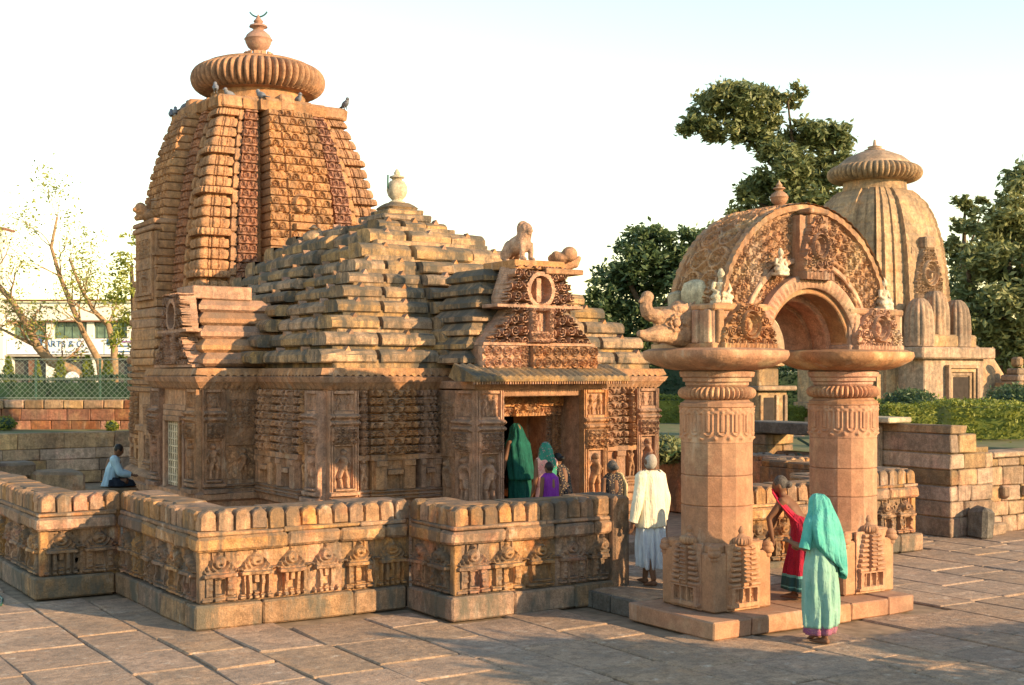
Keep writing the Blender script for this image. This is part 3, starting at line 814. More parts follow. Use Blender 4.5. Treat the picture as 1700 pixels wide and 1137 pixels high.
b = MB(); b.tube([(1.42, -.2, 3.32), (1.56, -.2, 3.33), (1.68, -.22, 3.30), (1.74, -.22, 3.38)], [.16, .13, .09, .04], 12); b.ball((1.55, -.2, 3.46), (.12, .12, .1)); b.ball((1.64, -.2, 3.56), (.05, .05, .08))
remesh(b.build('makara_head', S_CARVE, T, True), .014, 1)

# ---------------------------------------------------------------- assembly hall with stepped pyramid roof
HX, HY = 11.0, 20.65
Hh = thing('assembly_hall', 'square carved sandstone hall with a low stepped pyramid roof and porch', 'temple hall', (HX, HY, 0))
W2, D0, D1 = 3.05, -3.55, 3.7                 # half width, front and back of the hall in local y
PW, PY = 1.19, -4.65                          # porch half width and front
SY0, SY1, SXP = -1.15, 1.15, 4.05             # side projections
def hall_plan(porch_open=False, side=True, notch=True):
    p = [(-W2, D0)]
    if notch: p += [(-.45, D0), (-.45, D0 + .4), (-1.8, D0 + .4), (-1.8, 0), (1.8, 0), (1.8, D0 + .4), (.45, D0 + .4), (.45, D0)]
    p += [(W2, D0)]
    if side: p += [(W2, SY0), (SXP, SY0), (SXP, SY1), (W2, SY1)]
    p += [(W2, D1), (-W2, D1)]
    if side: p += [(-W2, SY1), (-SXP, SY1), (-SXP, SY0), (-W2, SY0)]
    return p
MB().stack(hall_plan(), [(0, .16), (.30, .16), (.34, .10), (.50, .10), (.56, .17), (.68, .17), (.73, .06), (.84, .06), (.88, .12), (.97, .12), (1.02, 0), (2.60, 0), (2.60, -.3)]).build('wall_core', S_HALL, Hh)
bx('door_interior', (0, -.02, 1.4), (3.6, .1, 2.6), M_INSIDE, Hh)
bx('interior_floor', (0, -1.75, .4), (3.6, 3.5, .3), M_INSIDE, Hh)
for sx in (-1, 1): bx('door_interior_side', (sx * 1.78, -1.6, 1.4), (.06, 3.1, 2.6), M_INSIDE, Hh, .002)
plan_ns = hall_plan(notch=False)
# cornice over the walls: fringe course, roll and slab
def fringe(poly, z0, z1, o0, o1, name, mat, wave=.02, lam=.09):
    """a carved course that follows the plan; sides are finely divided so its hanging fringe is real"""
    P2 = offset(poly, 0); m = len(P2); pts = []
    for i in range(m):
        a, b2 = P2[i], P2[(i + 1) % m]; L = np.linalg.norm(b2 - a); k = max(2, int(L / .022))
        nrm = np.array([b2[1] - a[1], a[0] - b2[0]]) / L
        for q in range(k): pts.append((a + (b2 - a) * q / k, nrm if 0 < q else None, L * q / k))
    full0 = {}
    oa, ob = offset(poly, o0), offset(poly, o1)
    V = np.empty((len(pts), 5, 3)); ci = 0
    for j, (p, nrm, s) in enumerate(pts):
        if nrm is None: pa, pb = oa[ci], ob[ci]; ci += 1
        else: pa, pb = p + nrm * o0, p + nrm * o1
        wv = wave * (.5 + .5 * math.cos(s / lam * 2 * math.pi))
        V[j, 0] = (*(pa * .8 + p * .2), z0 + wv); V[j, 1] = (*pa, z0 + wv); V[j, 2] = (*(pa * .5 + pb * .5), z0 * .45 + z1 * .55 + wv * .3); V[j, 3] = (*pb, z1); V[j, 4] = (*(pb * .5 + p * .5), z1 + .002)
    b = MB().grid(V, True)
    return b.build(name, mat, Hh, False)
fringe(plan_ns, 2.60, 2.72, .06, .12, 'fringe_course', S_HALL, .03, .085)
MB().stack(plan_ns, [(2.60, -.2), (2.60, .03), (2.715, .06), (2.72, .13), (2.80, .17), (2.82, .10), (2.92, .10), (2.95, -.2)]).build('cornice', S_HALL, Hh)
fringe(plan_ns, 2.80, 2.93, .15, .11, 'bead_course', S_HALL, .035, .12)
# ---- wall carving
def pier(name, w, z0, z1, depth, seed=0, mat=S_HALL, shrine=True):
    """engaged pier: mouldings, miniature shrine, then a tower of ribbed slabs"""
    zm = z0 + (z1 - z0) * .42; hw = w / 2
    zs = np.linspace(z0, z1, int((z1 - z0) / .0095))
    sl = .118
    def g(z):
        if z < z0 + .16: return .03 * math.sin((z - z0) / .16 * 3 * math.pi) ** 2
        if z < zm - .09: return -.03
        if z < zm: return .02
        f = ((z - zm) % sl) / sl
        return (.012 + .02 * math.sin((f - .13) / .87 * math.pi) if f > .13 else .0) - .035 * ((z - zm) / (z1 - zm)) ** 2 * 1.2
    def carve(U, Z):
        H = np.zeros_like(U)
        up = Z > zm
        f = np.floor((Z - zm) / sl)
        du = (np.abs(U) / hw)
        fr_ = ((Z - zm) % sl) / sl
        H = np.where(up & (fr_ < .2) & (du > .40), -.07, H); H = np.where(up & (du <= .42), .01 - .045 * gav_cut(U + 9 * w / 4.4, Z - zm, w / 4.4, sl), H); H = np.where(up & (du > .42) & (fr_ > .2), H - .03 * gav_cut(U + 9 * w / 5, Z - zm, w / 5, sl), H)
        H += up * (du < .42) * .05; H = np.where(up & (np.abs(du - .80) < .05), H - .04, H)
        lo = (Z > z0 + .16) & (Z < zm - .09)
        V = Z - z0 - .16
        if shrine:
            H += lo * (np.abs(du - .62) < .24) * .05
            H = np.where(lo & (np.abs(du - .62) < .26) & (V > .34), H + .02, H)
            H = np.where(lo & (du < .30) & (V < .22), -.03, H)
            H += lo * (du < .34) * (V > .22) * (V < .30) * .06
        else:
            H += lo * figure_h(U, V, 0, .02, .45, seed) * 1.3
        return H * 1.35 + rough(H.shape, .002)
    me = strip_mesh(name, mat, zs, lambda z: hw + min(g(z), .02) * .8, lambda z: depth + g(z), carve, int(w / .011), .1)
    return me
def pilaster(name, w, z0, z1, depth, seed=0, mat=S_HALL, panel=.62):
    """flat pilaster with a figure niche, festoon, cushion and carved top panel"""
    h = z1 - z0; U, V = uv(w, h, .0105); c = w / 2; H = np.zeros_like(U) + depth
    H += .05 * (V < .07) + .03 * ((V > .10) & (V < .15)) - .02 * ((V > .07) & (V < .10))
    n0, n1 = .20, .20 + h * .38
    ins = rect_m(U, V, c - w * .30, c + w * .30, n0, n1)
    H = np.where(ins > 0, H - .035, H); H += ins * figure_h(U, V, c, n0 + .03, n1 - n0 - .06, seed) * 1.5
    H += .03 * rect_m(U, V, c - w * .36, c + w * .36, n0 - .03, n0)
    f0, f1 = n1 + .03, n1 + h * .17
    H += rect_m(U, V, .04, w - .04, f0, f1) * (.03 * scroll_h(U - c + 10 * .09, V, .09) + .02 * (V > f0 + .1 - .25 * np.abs(np.sin((U - c) / w * 2 * math.pi)) * .3))
    z2 = f1 + .02
    for k in range(2):
        H += rect_m(U, V, 0, w, z2 + k * .095, z2 + k * .095 + .08) * .045 * np.sin(np.clip((V - z2 - k * .095) / .08, 0, 1) * math.pi) * (.75 + .25 * np.cos((U - c) / w * 4 * math.pi))
    z3 = z2 + .22
    ins = rect_m(U, V, c - w * .36, c + w * .36, z3, h - .05)
    H = np.where(ins > 0, H - .03, H)
    for q in (-.17, .17): H += ins * figure_h(U, V, c + q * w, z3 + .01, h - .07 - z3, seed + 5) * 1.2
    for q in (0.02, .06): H = np.where((np.minimum(U, w - U) > q) & (np.minimum(U, w - U) < q + .012) & (V > .16), H - .014, H)
    H = depth + (H - depth) * 1.7
    return relief(name, H + rough(H.shape, .002), w, h, mat, .08)
def panel(name, w, h, kind, depth=.03, seed=0, mat=S_HALL):
    U, V = uv(w, h, .011); c = w / 2; H = np.zeros_like(U) + depth
    if kind == 'lattice': H += .045 * gav_h(U, V, .12, .11)
    if kind == 'scroll': H += .04 * scroll_h(U, V, w / 2 if w < .5 else .17)
    if kind == 'figure':
        ins = rect_m(U, V, .05, w - .05, h * .12, h * .45); H -= ins * .02; H += ins * figure_h(U, V, c, h * .13, h * .3, seed) * 1.4
        H += .03 * ((V < .06) | ((V > .09) & (V < .13)))
        H += rect_m(U, V, .05, w - .05, h * .62, h * .9) * .02 * scroll_h(U, V, .11)
    H = depth + (H - depth) * 1.4
    return relief(name, H + rough(H.shape, .003), w, h, mat, .08)
Z0, Z1 = .98, 2.60
def onwall(me, name, n, along, plane):
    """set a carving against a wall of local plane position; 'along' is the piece's start (relief) or centre (strip)"""
    if n == '-Y': return obj(name, me, Hh, (along, plane, 0), 0)
    if n == '-X': return obj(name, me, Hh, (plane, along, 0), -math.pi / 2)
    if n == '+X': return obj(name, me, Hh, (plane, along, 0), math.pi / 2)
def up(o, z): o.location.z = z; return o
# front wall left of the porch, right of the porch mirrored
PIL = [pilaster('corner_pilaster', .46, Z0, Z1, .13, 3), pilaster('corner_pilaster', .46, Z0, Z1, .13, 8)]
KA = [pier('ribbed_pier', .76, Z0, Z1, .15, 1), pier('ribbed_pier', .40, Z0, Z1, .13, 2), pier('ribbed_pier', .80, Z0, Z1, .16, 4)]
COLM = pier('half_column', .15, Z0, Z1, .09, 6, shrine=False)
PIL2 = pilaster('carved_pilaster', .30, Z0, Z1, .11, 12)
up(onwall(PIL[0], 'corner_pilaster', '-Y', -W2, D0), Z0)
onwall(COLM, 'half_column', '-Y', -W2 + .56, D0)
onwall(KA[0], 'ribbed_pier', '-Y', -W2 + 1.04, D0)
onwall(KA[1], 'ribbed_pier', '-Y', -W2 + 1.65, D0)
up(onwall(PIL[1], 'corner_pilaster', '-Y', W2 - .46, D0), Z0)
onwall(COLM, 'half_column', '-Y', W2 - .56, D0)
LAT = pier('lattice_pier', .80, Z0, Z1, .12, 9, S_HALL)
onwall(LAT, 'lattice_pier', '-Y', W2 - 1.08, D0)
onwall(PIL2, 'carved_pilaster', '-Y', PW + .02, D0).location.z = Z0
# side wall towards the seated man
up(onwall(PIL[1], 'corner_pilaster', '-X', D0 + .46, -W2), Z0)
onwall(COLM, 'half_column', '-X', D0 + .56, -W2)
onwall(KA[2], 'ribbed_pier', '-X', D0 + 1.02, -W2)
onwall(KA[2], 'ribbed_pier', '-X', D0 + 1.86, -W2)
onwall(KA[2], 'ribbed_pier', '-X', SY1 + .6, -W2); onwall(KA[2], 'ribbed_pier', '-X', SY1 + 1.6, -W2)
# side projection: return face with figures, lattice window between pilasters
up(onwall(pilaster('carved_pilaster', .36, Z0, Z1, .07, 21), 'carved_pilaster', '-Y', -SXP, SY0), Z0)
up(onwall(panel('figure_panel', .60, Z1 - Z0, 'figure', .03, 5), 'figure_panel', '-Y', -SXP + .38, SY0), Z0)
up(onwall(pilaster('carved_pilaster', .5, Z0, Z1, .09, 31), 'carved_pilaster', '-X', SY0 + .5, -SXP), Z0)
up(onwall(pilaster('carved_pilaster', .5, Z0, Z1, .09, 33), 'carved_pilaster', '-X', SY1, -SXP), Z0)
for k, (hw, d) in enumerate(((.62, .04), (.52, .075), (.42, .11))):
    b = MB()
    b.box((-SXP - d / 2, 0, 2.30 - k * .09), (d, hw * 2, .09), .008)
    b.build('window_lintel', S_HALL, Hh)
    for s_ in (-1, 1): bx('window_jamb', (-SXP - d / 2, s_ * (hw - .045), 1.62 - k * .045), (d, .09, 1.26 - k * .09), S_HALL, Hh, .008)
wr_ = bx('dark_recess_panel', (-SXP + .0, 0, 1.55), (.03, .70, 1.08), M_INSIDE, Hh, .002)  # dark panel painted as the shade behind the lattice
for k in range(7):
    bx('window_lattice_bar', (-.03, -.30 + k * .1, 0), (.04, .035, 1.06), S_PALE, wr_, .006)
for k in range(9): bx('window_lattice_bar', (-.028, 0, -.47 + k * .118), (.034, .66, .03), S_PALE, wr_, .006)
# ---- porch
for sx in (-1, 1):
    x0 = -PW if sx < 0 else PW - .46
    bx('porch_pier', (x0 + .23, (PY + D0) / 2 + .0, 1.33), (.44, D0 - PY, 2.5), S_HALL, Hh, .01)
    up(obj('pier_carving', pilaster('pier_carving', .46, Z0 - .2, Z1, .05, 40 + sx), Hh, (x0, PY, 0)), Z0 - .2)
    bx('porch_base', (x0 + .23, (PY + D0) / 2 - .05, .60), (.62, D0 - PY + .1, .34), S_HALL, Hh, .04)
    bx('porch_base', (x0 + .23, (PY + D0) / 2 - .05, .30), (.70, D0 - PY + .16, .30), S_HALL, Hh, .03)
w_ = D0 - PY
up(obj('pier_carving', pilaster('pier_carving', .50, Z0 - .2, Z1, .05, 47), Hh, (-PW, PY + .50, 0), -math.pi / 2), Z0 - .2)
up(obj('figure_panel', panel('figure_panel', w_ - .5, Z1 - Z0 + .2, 'figure', .03, 9), Hh, (-PW, D0, 0), -math.pi / 2), Z0 - .2)
# door wall: jambs, lintel with carved block
DY = D0 - .46
for sx in (-1, 1):
    for k, (x, wj, d) in enumerate(((.50, .10, .06), (.60, .09, .10), (.70, .12, .03))):
        up(obj('door_jamb', panel('door_jamb', wj, 1.62, 'scroll', d), Hh, (sx * x - wj / 2, DY, 0)), .58)
for sx in (-1, 1): bx('door_post', (sx * .595, DY + .22, 1.38), (.27, .42, 1.62), S_HALL, Hh)
bx('door_wall_top', (0, DY + .12, 2.50), (1.46, .25, .62), S_HALL, Hh)
for k, (zz, hh, d) in enumerate(((2.20, .14, .14), (2.35, .16, .2))):
    up(obj('door_lintel', panel('door_lintel', 1.36, hh, 'scroll', d), Hh, (-.68, DY, 0)), zz)
up(obj('lintel_carving', relief('lintel_carving', medallion(.46, .40, 3), .46, .40, S_HALL, .1), Hh, (-.23, DY - .20, 0)), 2.20)
bx('porch_floor', (0, (PY + D0) / 2, .45), (1.60, D0 - PY + .1, .30), S_PAVE, Hh)
bx('porch_beam', (0, PY + .25, 2.57), (2.3, .42, .12), S_HALL, Hh); bx('porch_ceiling', (0, (PY + D0) / 2, 2.68), (2.42, D0 - PY, .12), S_HALL, Hh)
# sloping ribbed eave slab over the porch
n = 300; xs = np.linspace(-PW - .22, PW + .22, n)
ribs_ = .022 * np.abs(np.sin(xs / .12 * math.pi))
prof = [(-.30, .055), (-.31, .09), (-.29, .12), (-.02, .22), (.25, .30)]
P = np.empty((n, len(prof) + 2, 3))
P[:, 0] = np.stack([xs, np.full(n, PY + .2), np.full(n, 2.735)], -1)
for j, (dy, dz) in enumerate(prof):
    P[:, j + 1] = np.stack([xs, np.full(n, PY + dy), 2.68 + dz + (ribs_ if j >= 2 else 0 * xs)], -1)
P[:, -1] = np.stack([xs, np.full(n, PY + .4), np.full(n, 2.80)], -1)
b = MB().grid(P); m = len(prof) + 2; b.f.append([list(range(m)), [(n - 1) * m + j for j in range(m)][::-1]])
eave = b.build('porch_eave', S_ROOF, Hh, True, ang=40)
for k in range(64): bx('eave_dentil', (-PW - .19 + k * (2 * PW + .38) / 63, PY - .27, 2.715), (.022, .04, .045), S_HALL, eave, .004)
# frieze block and openwork gable over the eave
GY = PY + .12
for x0, x1, dy in ((-1.03, -.36, 0), (-.335, -.19, .05), (-.165, 1.03, -.05)):
    up(obj('gable_frieze', panel('gable_frieze', x1 - x0, .33, 'scroll', .05 - dy), Hh, (x0, GY, 0)), 2.93)
bx('gable_base', (0, GY + .35, 3.06), (2.02, .7, .42), S_HALL, Hh)
def gable(out=-.30):
    w, h = 2.02, 1.20; U, V = uv(w, h, .0105); c = w / 2; x = np.abs(U - c)
    env = np.where(V < .55, x < 1.0 - V * .95, x < .62 - np.clip(V - .72, 0, 1) * .35)
    H = np.where(env, .02 + .0 * U, out)
    scr = scroll_h(U + .02 + .03 * np.sin(V * 5), V + .05 + .03 * np.sin(U * 7), .17)
    H = np.where(env, .03 + .085 * (scr > .42) + .02 * scr, H)
    H = np.where(env & (scr < .30), max(-.10, out * .2), H)
    cen = (x < .20) & (V < .62); H = np.where(cen, .16 + .05 * scroll_h(U, V, .1), H)
    H = np.where((x < .12) & (V > .22) & (V < .52), .06, H); H = np.where((x < .12) & (V > .2) & (V < .55), H + 1.3 * figure_h(U, V, c, .22, .32, 4), H)
    d = np.hypot(U - c, (V - .84) * .9); H = np.where(env & (np.abs(d - .22) < .035), .13, H); H = np.where(env & (d < .185), max(-.10, out * .2), H); H = np.where((d < .17) & (np.abs(U - c) < .05), .06, H)
    H = np.where((V > .56) & (V < .62) & (x < .78), .12, H); H = np.where((V < .05), .10, H)
    return relief('openwork_gable', H + rough(H.shape, .003), w, h, S_HALL, -out + .04, out + .1)
GAB = gable()
up(obj('openwork_gable', GAB, Hh, (-1.01, GY + .05, 0)), 3.27)
for k in range(7):
    a = 1.22 - k * .085; z = 2.98 + k * .21
    MB().stack([(-a, PY + .30 + k * .05), (a, PY + .30 + k * .05), (a, D0 + .6), (-a, D0 + .6)], [(z, -.10), (z + .03, 0), (z + .10, .0), (z + .165, -.08), (z + .21, -.12)]).build('porch_roof_tier', S_ROOF, Hh)
bx('lion_slab', (.0, PY + .52, 4.49), (.92, .9, .13), S_HALL, Hh, .012, .004)
bx('lion_slab', (.42, PY + .42, 4.40), (.7, .8, .09), S_HALL, Hh, .012, .004)
remesh(MB().ball((.46, PY + .25, 4.62), (.16, .2, .1)).ball((.56, PY + .1, 4.68), (.13, .12, .12)).ball((.38, PY + .2, 4.66), (.08, .08, .07)).tube([(.5, PY + .3, 4.5), (.75, PY + .2, 4.56), (.80, PY + .15, 4.66)], [.1, .08, .03]).build('broken_carving', S_HALL, Hh, True), .018, 1)
# ---- roof tiers, each a course of separate blocks with small upright studs
bm_ = MB(); bm_.add([(-.085, 0, 0), (.085, 0, 0), (0, -.02, .13), (-.085, .12, .02), (.085, .12, .02), (0, .12, .13)], [[0, 1, 2], [1, 4, 5, 2], [3, 0, 2, 5], [4, 3, 5], [0, 3, 4, 1]])
STUD = bm_.mesh('roof_stud', S_HALL)
def roof_block(L, h, slope, jit):
    """course block: upright lip, long weathered slope; x 0..L, front at y=0"""
    prof = [(.50, -.02), (.03, -.02), (0, .0), (-.004, h * .50), (.008, h * .60), (slope * .5, h * .82), (slope, h * .96), (slope + .06, h), (.50, h)]
    m = max(3, int(L / .13)); P = np.empty((m, len(prof), 3)); xs = np.linspace(0, L, m)
    e = np.minimum(1, np.minimum(xs, L - xs) / .05); rd = .006 * (1 - e)
    for j, (y, z) in enumerate(prof):
        jj = rng.normal(0, jit, (m, 2)) if 1 <= j <= 7 else np.zeros((m, 2))
        P[:, j] = np.stack([xs, y + rd * (j < 8) + jj[:, 0], z + jj[:, 1] * .6 - rd * (j > 3)], -1)
    b = MB().grid(P); k = len(prof)
    b.f.append([list(range(k)), [(m - 1) * k + j for j in range(k)][::-1]])
    return b
NT = 10; tz = 2.955
TA = [3.15, 2.96, 2.75, 2.53, 2.30, 2.06, 1.80, 1.53, 1.14, .68]
TZ = [3.03, 3.29, 3.55, 3.81, 4.06, 4.30, 4.53, 4.78, 5.08, 5.38, 5.60]
MB().box((0, -.1, 2.96), (5.9, 6.9, .2), .01).build('roof_core', S_ROOF, Hh)
for i in range(NT):
    f = i / (NT - 1); tz = TZ[i]
    ax = TA[i]; ay0 = -(ax * 1.2 - .18); ay1 = 3.45
    h = (TZ[i + 1] - tz) * (.70 if i < 7 else .78); slope = .075 + .05 * (i > 6)
    nz = tz + h
    MB().box((0, (ay0 + ay1) / 2, tz + (TZ[i + 1] - tz + .02) * .5), (2 * (ax - (.32 if i < 7 else .44)), (ay1 - ay0) - .62, TZ[i + 1] - tz + .02), .01).build('roof_core', S_ROOF, Hh)
    def course(n_, org, L, cuts, mids):
        P, a = frame(n_, org)
        for (u0, u1), d in zip(cuts, mids):
            o = roof_block(u1 - u0, h, slope, .0028).build('roof_block', S_ROOF, Hh, False, P(u0, d, tz), a)
            for q in ((.5,) if u1 - u0 < 1.3 else (.25, .75)):
                s_ = obj('roof_stud', STUD, o, ((u1 - u0) * q, .05, h * .50))
    for n_, org, L in (('-Y', (-ax, ay0), 2 * ax), ('-X', (-ax, ay1), ay1 - ay0), ('+X', (ax, ay0), ay1 - ay0), ('+Y', (ax, ay1), 2 * ax)):
        g_ = .07
        c1 = L * .14 + .02; c2 = L * .31; c3 = L * .69; c4 = L * .86 - .02
        e = .30 if n_ in ('-X', '+X') else 0        # side courses start behind the front ones
        cuts = [(e, c1), (c1 + g_, c2), (c2 + g_ * .6, c3 - g_ * .6), (c3, c4 - g_), (c4, L - e)]
        mids = [0, .0, -.12 - .10 * (1 - f), .0, 0]
        if n_ in ('-X', '+X'): cuts = [(e, c2), (c2 + g_ * .6, c3 - g_ * .6), (c3, L - e)]; mids = [0, -.12 - .1 * (1 - f), 0]
        if L < 3.2: cuts = [(e, L * .3), (L * .3 + g_, L * .7 - g_), (L * .7, L - e)]; mids = [0, -.08, 0]
        course(n_, org, L, cuts, mids)
tz = TZ[-1]
bx('roof_crown', (0, .1, tz + .03), (1.0, 1.0, .12), S_ROOF, Hh, .03, .006)
bx('roof_crown', (0, 0, tz + .13), (.72, .72, .10), S_ROOF, Hh, .04, .006)
MB().lathe([(.30, 0), (.33, .05), (.27, .10), (.20, .14)], 28, sq=4).build('roof_crown', S_ROOF, Hh, loc=(0, 0, tz + .175))
fs = .76
fin = MB().lathe([(.16, 0), (.18, .05), (.13, .08), (.11, .10), (.19, .2), (.225, .32), (.22, .42), (.16, .54), (.10, .58), (.12, .61), (.165, .63), (.15, .67), (.06, .70), (.07, .75), (.05, .79), (.02, .84)], 28)
fo = fin.build('water_pot_finial', S_PALE, Hh, True, (0, 0, tz + .30), ang=50); fo.scale = (.85, .85, .76)
MB().tube([(-.15, -.02, tz + .50), (-.2, -.02, tz + .62), (-.195, -.02, tz + .82)], .016, 6).build('finial_rod', M_IRON, Hh)
# gable block over the side projection
for k in range(5):
    a = 1.08 - k * .16; z = 2.96 + k * .22
    MB().stack([(-SXP + .06 + k * .04, -a), (-W2 + .4, -a), (-W2 + .4, a), (-SXP + .06 + k * .04, a)], [(z, -.05), (z + .05, .02), (z + .12, .02), (z + .19, -.05), (z + .22, -.08)]).build('side_gable_tier', S_HALL, Hh)
sg = up(obj('side_gable', gable(-.13), Hh, (-SXP + .02, .95, 0), -math.pi / 2), 2.95); sg.scale = (.94, 1, 1.0)
bx('side_gable_slab', (-SXP + .62, 0, 4.17), (1.0, .8, .22), S_HALL, Hh, .015, .005)
MB().lathe([(.13, 0), (.18, .03)] + [(.20 * math.sin(a_), .16 - .14 * math.cos(a_)) for a_ in np.linspace(.8, 2.6, 8)] + [(.05, .30), (.10, .33), (.06, .36), (.02, .40)], 24).build('side_pot', S_ROOF, Hh, True, (-.95, 1.5, 5.22), ang=50)
# ---- seated lion on the porch
lb = MB()
lb.tube([(0, .22, .26), (0, .10, .30), (0, -.06, .34), (0, -.16, .38)], [(.14, .16), (.155, .18), (.16, .19), (.13, .16)], 14)
lb.ball((0, .26, .24), (.15, .13, .19)); lb.ball((0, -.14, .34), (.16, .13, .19))
lb.tube([(0, -.12, .40), (0, -.17, .52), (0, -.20, .58)], [(.15, .15), (.145, .14), (.13, .12)], 14)
lb.ball((0, -.21, .60), (.125, .125, .125)); lb.ball((0, -.31, .565), (.075, .07, .06)); lb.ball((0, -.30, .51), (.06, .06, .03)); lb.ball((0, -.13, .60), (.15, .10, .17))
for sx in (-1, 1):
    lb.tube([(sx * .10, -.20, .34), (sx * .105, -.23, .18), (sx * .105, -.22, .05), (sx * .105, -.25, .03)], [.07, .055, .05, .055], 10); lb.ball((sx * .105, -.27, .03), (.055, .075, .035))
    lb.ball((sx * .12, .20, .20), (.08, .14, .15)); lb.tube([(sx * .13, .28, .20), (sx * .13, .32, .10), (sx * .13, .26, .03)], [.075, .055, .045], 10); lb.ball((sx * .13, .22, .03), (.05, .085, .035))
    lb.ball((sx * .10, -.16, .70), (.03, .03, .035)); lb.ball((sx * .05, -.315, .625), .02)
lb.tube([(0, .36, .12), (.10, .42, .10), (.14, .40, .22), (.06, .40, .34)], [.03, .03, .028, .04], 8)
lion = remesh(lb.build('lion_statue', S_CARVE, None, True, (HX - .16, HY + PY + .42, 4.555), .12), .015, 1)
lion.scale = (.8, .8, .8)
tag(lion, 'carved sandstone lion standing on the slab above the hall porch', 'statue')

# ---------------------------------------------------------------- curved temple tower
TX, TY = 11.0, 27.2
Tw = thing('temple_tower', 'tall curving sandstone temple tower crowned by a ribbed stone disc', 'temple tower', (TX, TY, 0))
zk = np.array([0, 3.2, 4.5, 5.8, 6.8, 7.6, 8.1, 8.45]); ak = np.array([2.27, 2.24, 2.17, 2.05, 1.90, 1.72, 1.54, 1.38])
def aw(z): return float(np.interp(z, zk, ak)) if z < 3.2 else float(np.polyval(AP, z))
AP = np.polyfit(zk[1:], ak[1:], 3)
ZT = 8.40
def ring_sq(a, z, r=.02): return [(-a, -a, z), (a, -a, z), (a, a, z), (-a, a, z)]
P = np.array([[ring_sq(aw(z) - .16, z)[k] for z in np.linspace(0, ZT, 60)] for k in range(4)])
MB().grid(P, True).build('tower_core', S_TOWER, Tw)
# corner pilasters: three rounded slabs then a ribbed disc, repeated
BH = .86
def bhumi(z):
    """(profile offset factor, is ribbed disc)"""
    q = (ZT - .02 - z) % BH / BH            # measured from the top
    if q < .17: return 1.12 + .07 * math.sin(q / .17 * math.pi), True
    if q < .20 or .985 < q: return .68, False
    k = (q - .20) / .785 * 3 % 1
    return (.72, False) if k < .17 else (.94 + .075 * math.sin((k - .17) / .83 * math.pi), False)
n = 96; thc = np.linspace(0, 2 * np.pi, n, endpoint=False)
sqr = (np.abs(np.cos(thc)) ** 7 + np.abs(np.sin(thc)) ** 7) ** (-1 / 7)
for e in np.arange(8) * math.pi / 4:      # twin vertical grooves beside each arris
    pass
groove = np.ones(n)
for k in range(4):
    for off_ in (-.34, .34, -.52, .52):
        dlt = (thc - (k * math.pi / 2 + math.pi / 4 + off_) + math.pi) % (2 * math.pi) - math.pi
        groove -= .17 * np.exp(-(dlt / .06) ** 2)
zs = np.linspace(2.9, ZT, 520)
P = np.empty((n, len(zs), 3))
ribf = 1 - .10 * (1 - np.abs(np.cos(thc * 15)))
circ = (np.abs(np.cos(thc)) ** 4 + np.abs(np.sin(thc)) ** 4) ** (-1 / 4)
for j, z in enumerate(zs):
    a = aw(z); kk = a * .16; f, dsc = bhumi(z); cx = a - kk
    rr = kk * f * (circ * ribf * 1.03 if dsc else sqr * groove)
    P[:, j, 0] = -cx + rr * np.cos(thc); P[:, j, 1] = -cx + rr * np.sin(thc); P[:, j, 2] = z
P[..., :2] += rng.normal(0, .0035, P[..., :2].shape)
b = MB().grid(P, True); KAN = b.mesh('corner_pilaster', S_TOWER, True, 35)
for k in range(4): obj('corner_pilaster', KAN, Tw, (0, 0, 0), k * math.pi / 2)
# intermediate pilasters with lattice, and thin carved fillets between
def course_g(z, ch): f = ((z - 3) % ch) / ch; return -.05 if f < .12 else .012 * math.sin((f - .12) / .88 * math.pi)
def tilt_strip(name, mat, s0, s1, proj, ch, pat, nu, z0=3.0, z1=ZT, dz=.0165, deep=.0):
    """strip between fractions s0..s1 of the half-width, following the tower's curve"""
    zs = np.arange(z0, z1, dz); A = np.array([aw(z) for z in zs]); G = np.array([course_g(z, ch) for z in zs])
    t = np.linspace(0, 1, nu); X = (s0 + (s1 - s0) * t)[:, None] * A[None]; Z = np.repeat(zs[None], nu, 0)
    mid = (s0 + s1) / 2
    X = X - np.sign(t - .5)[:, None] * np.where((t == 0) | (t == 1), 1, 0)[:, None] * (-G)[None] * .7
    H = pat(X - mid * A[None], Z) if pat else 0
    Y = -(A[None] + proj + G[None] + H) + 0 * X
    F = np.stack([X, Y, Z], -1)
    S0 = F[:1].copy(); S0[..., 1] = -(A - .28)[None]; S1 = F[-1:].copy(); S1[..., 1] = -(A - .28)[None]
    Pq = np.concatenate([S0, F, S1]); b = MB().grid(Pq)
    m = len(zs); nn = Pq.shape[0]; b.f.append([[i * m + m - 1 for i in range(nn)]])
    return b.mesh(name, mat, True, 42)
ANU = tilt_strip('lattice_pilaster', S_RED, -.625, -.44, .09, .19, lambda U, Z: .03 - .065 * gav_cut(U + 5 * .17, Z, .17, .19) + rough(U.shape, .003), 30)
ANUR = tilt_strip('lattice_pilaster', S_RED, .44, .625, .09, .19, lambda U, Z: .03 - .065 * gav_cut(U + 5 * .17, Z, .17, .19) + rough(U.shape, .003), 30)
FIL = tilt_strip('carved_fillet', S_TOWER, -.69, -.635, .02, .30, lambda U, Z: .02 * scroll_h(U + 1, Z, .1), 6, dz=.03)
FILR = tilt_strip('carved_fillet', S_TOWER, .635, .69, .02, .30, lambda U, Z: .02 * scroll_h(U + 1, Z, .1), 6, dz=.03)
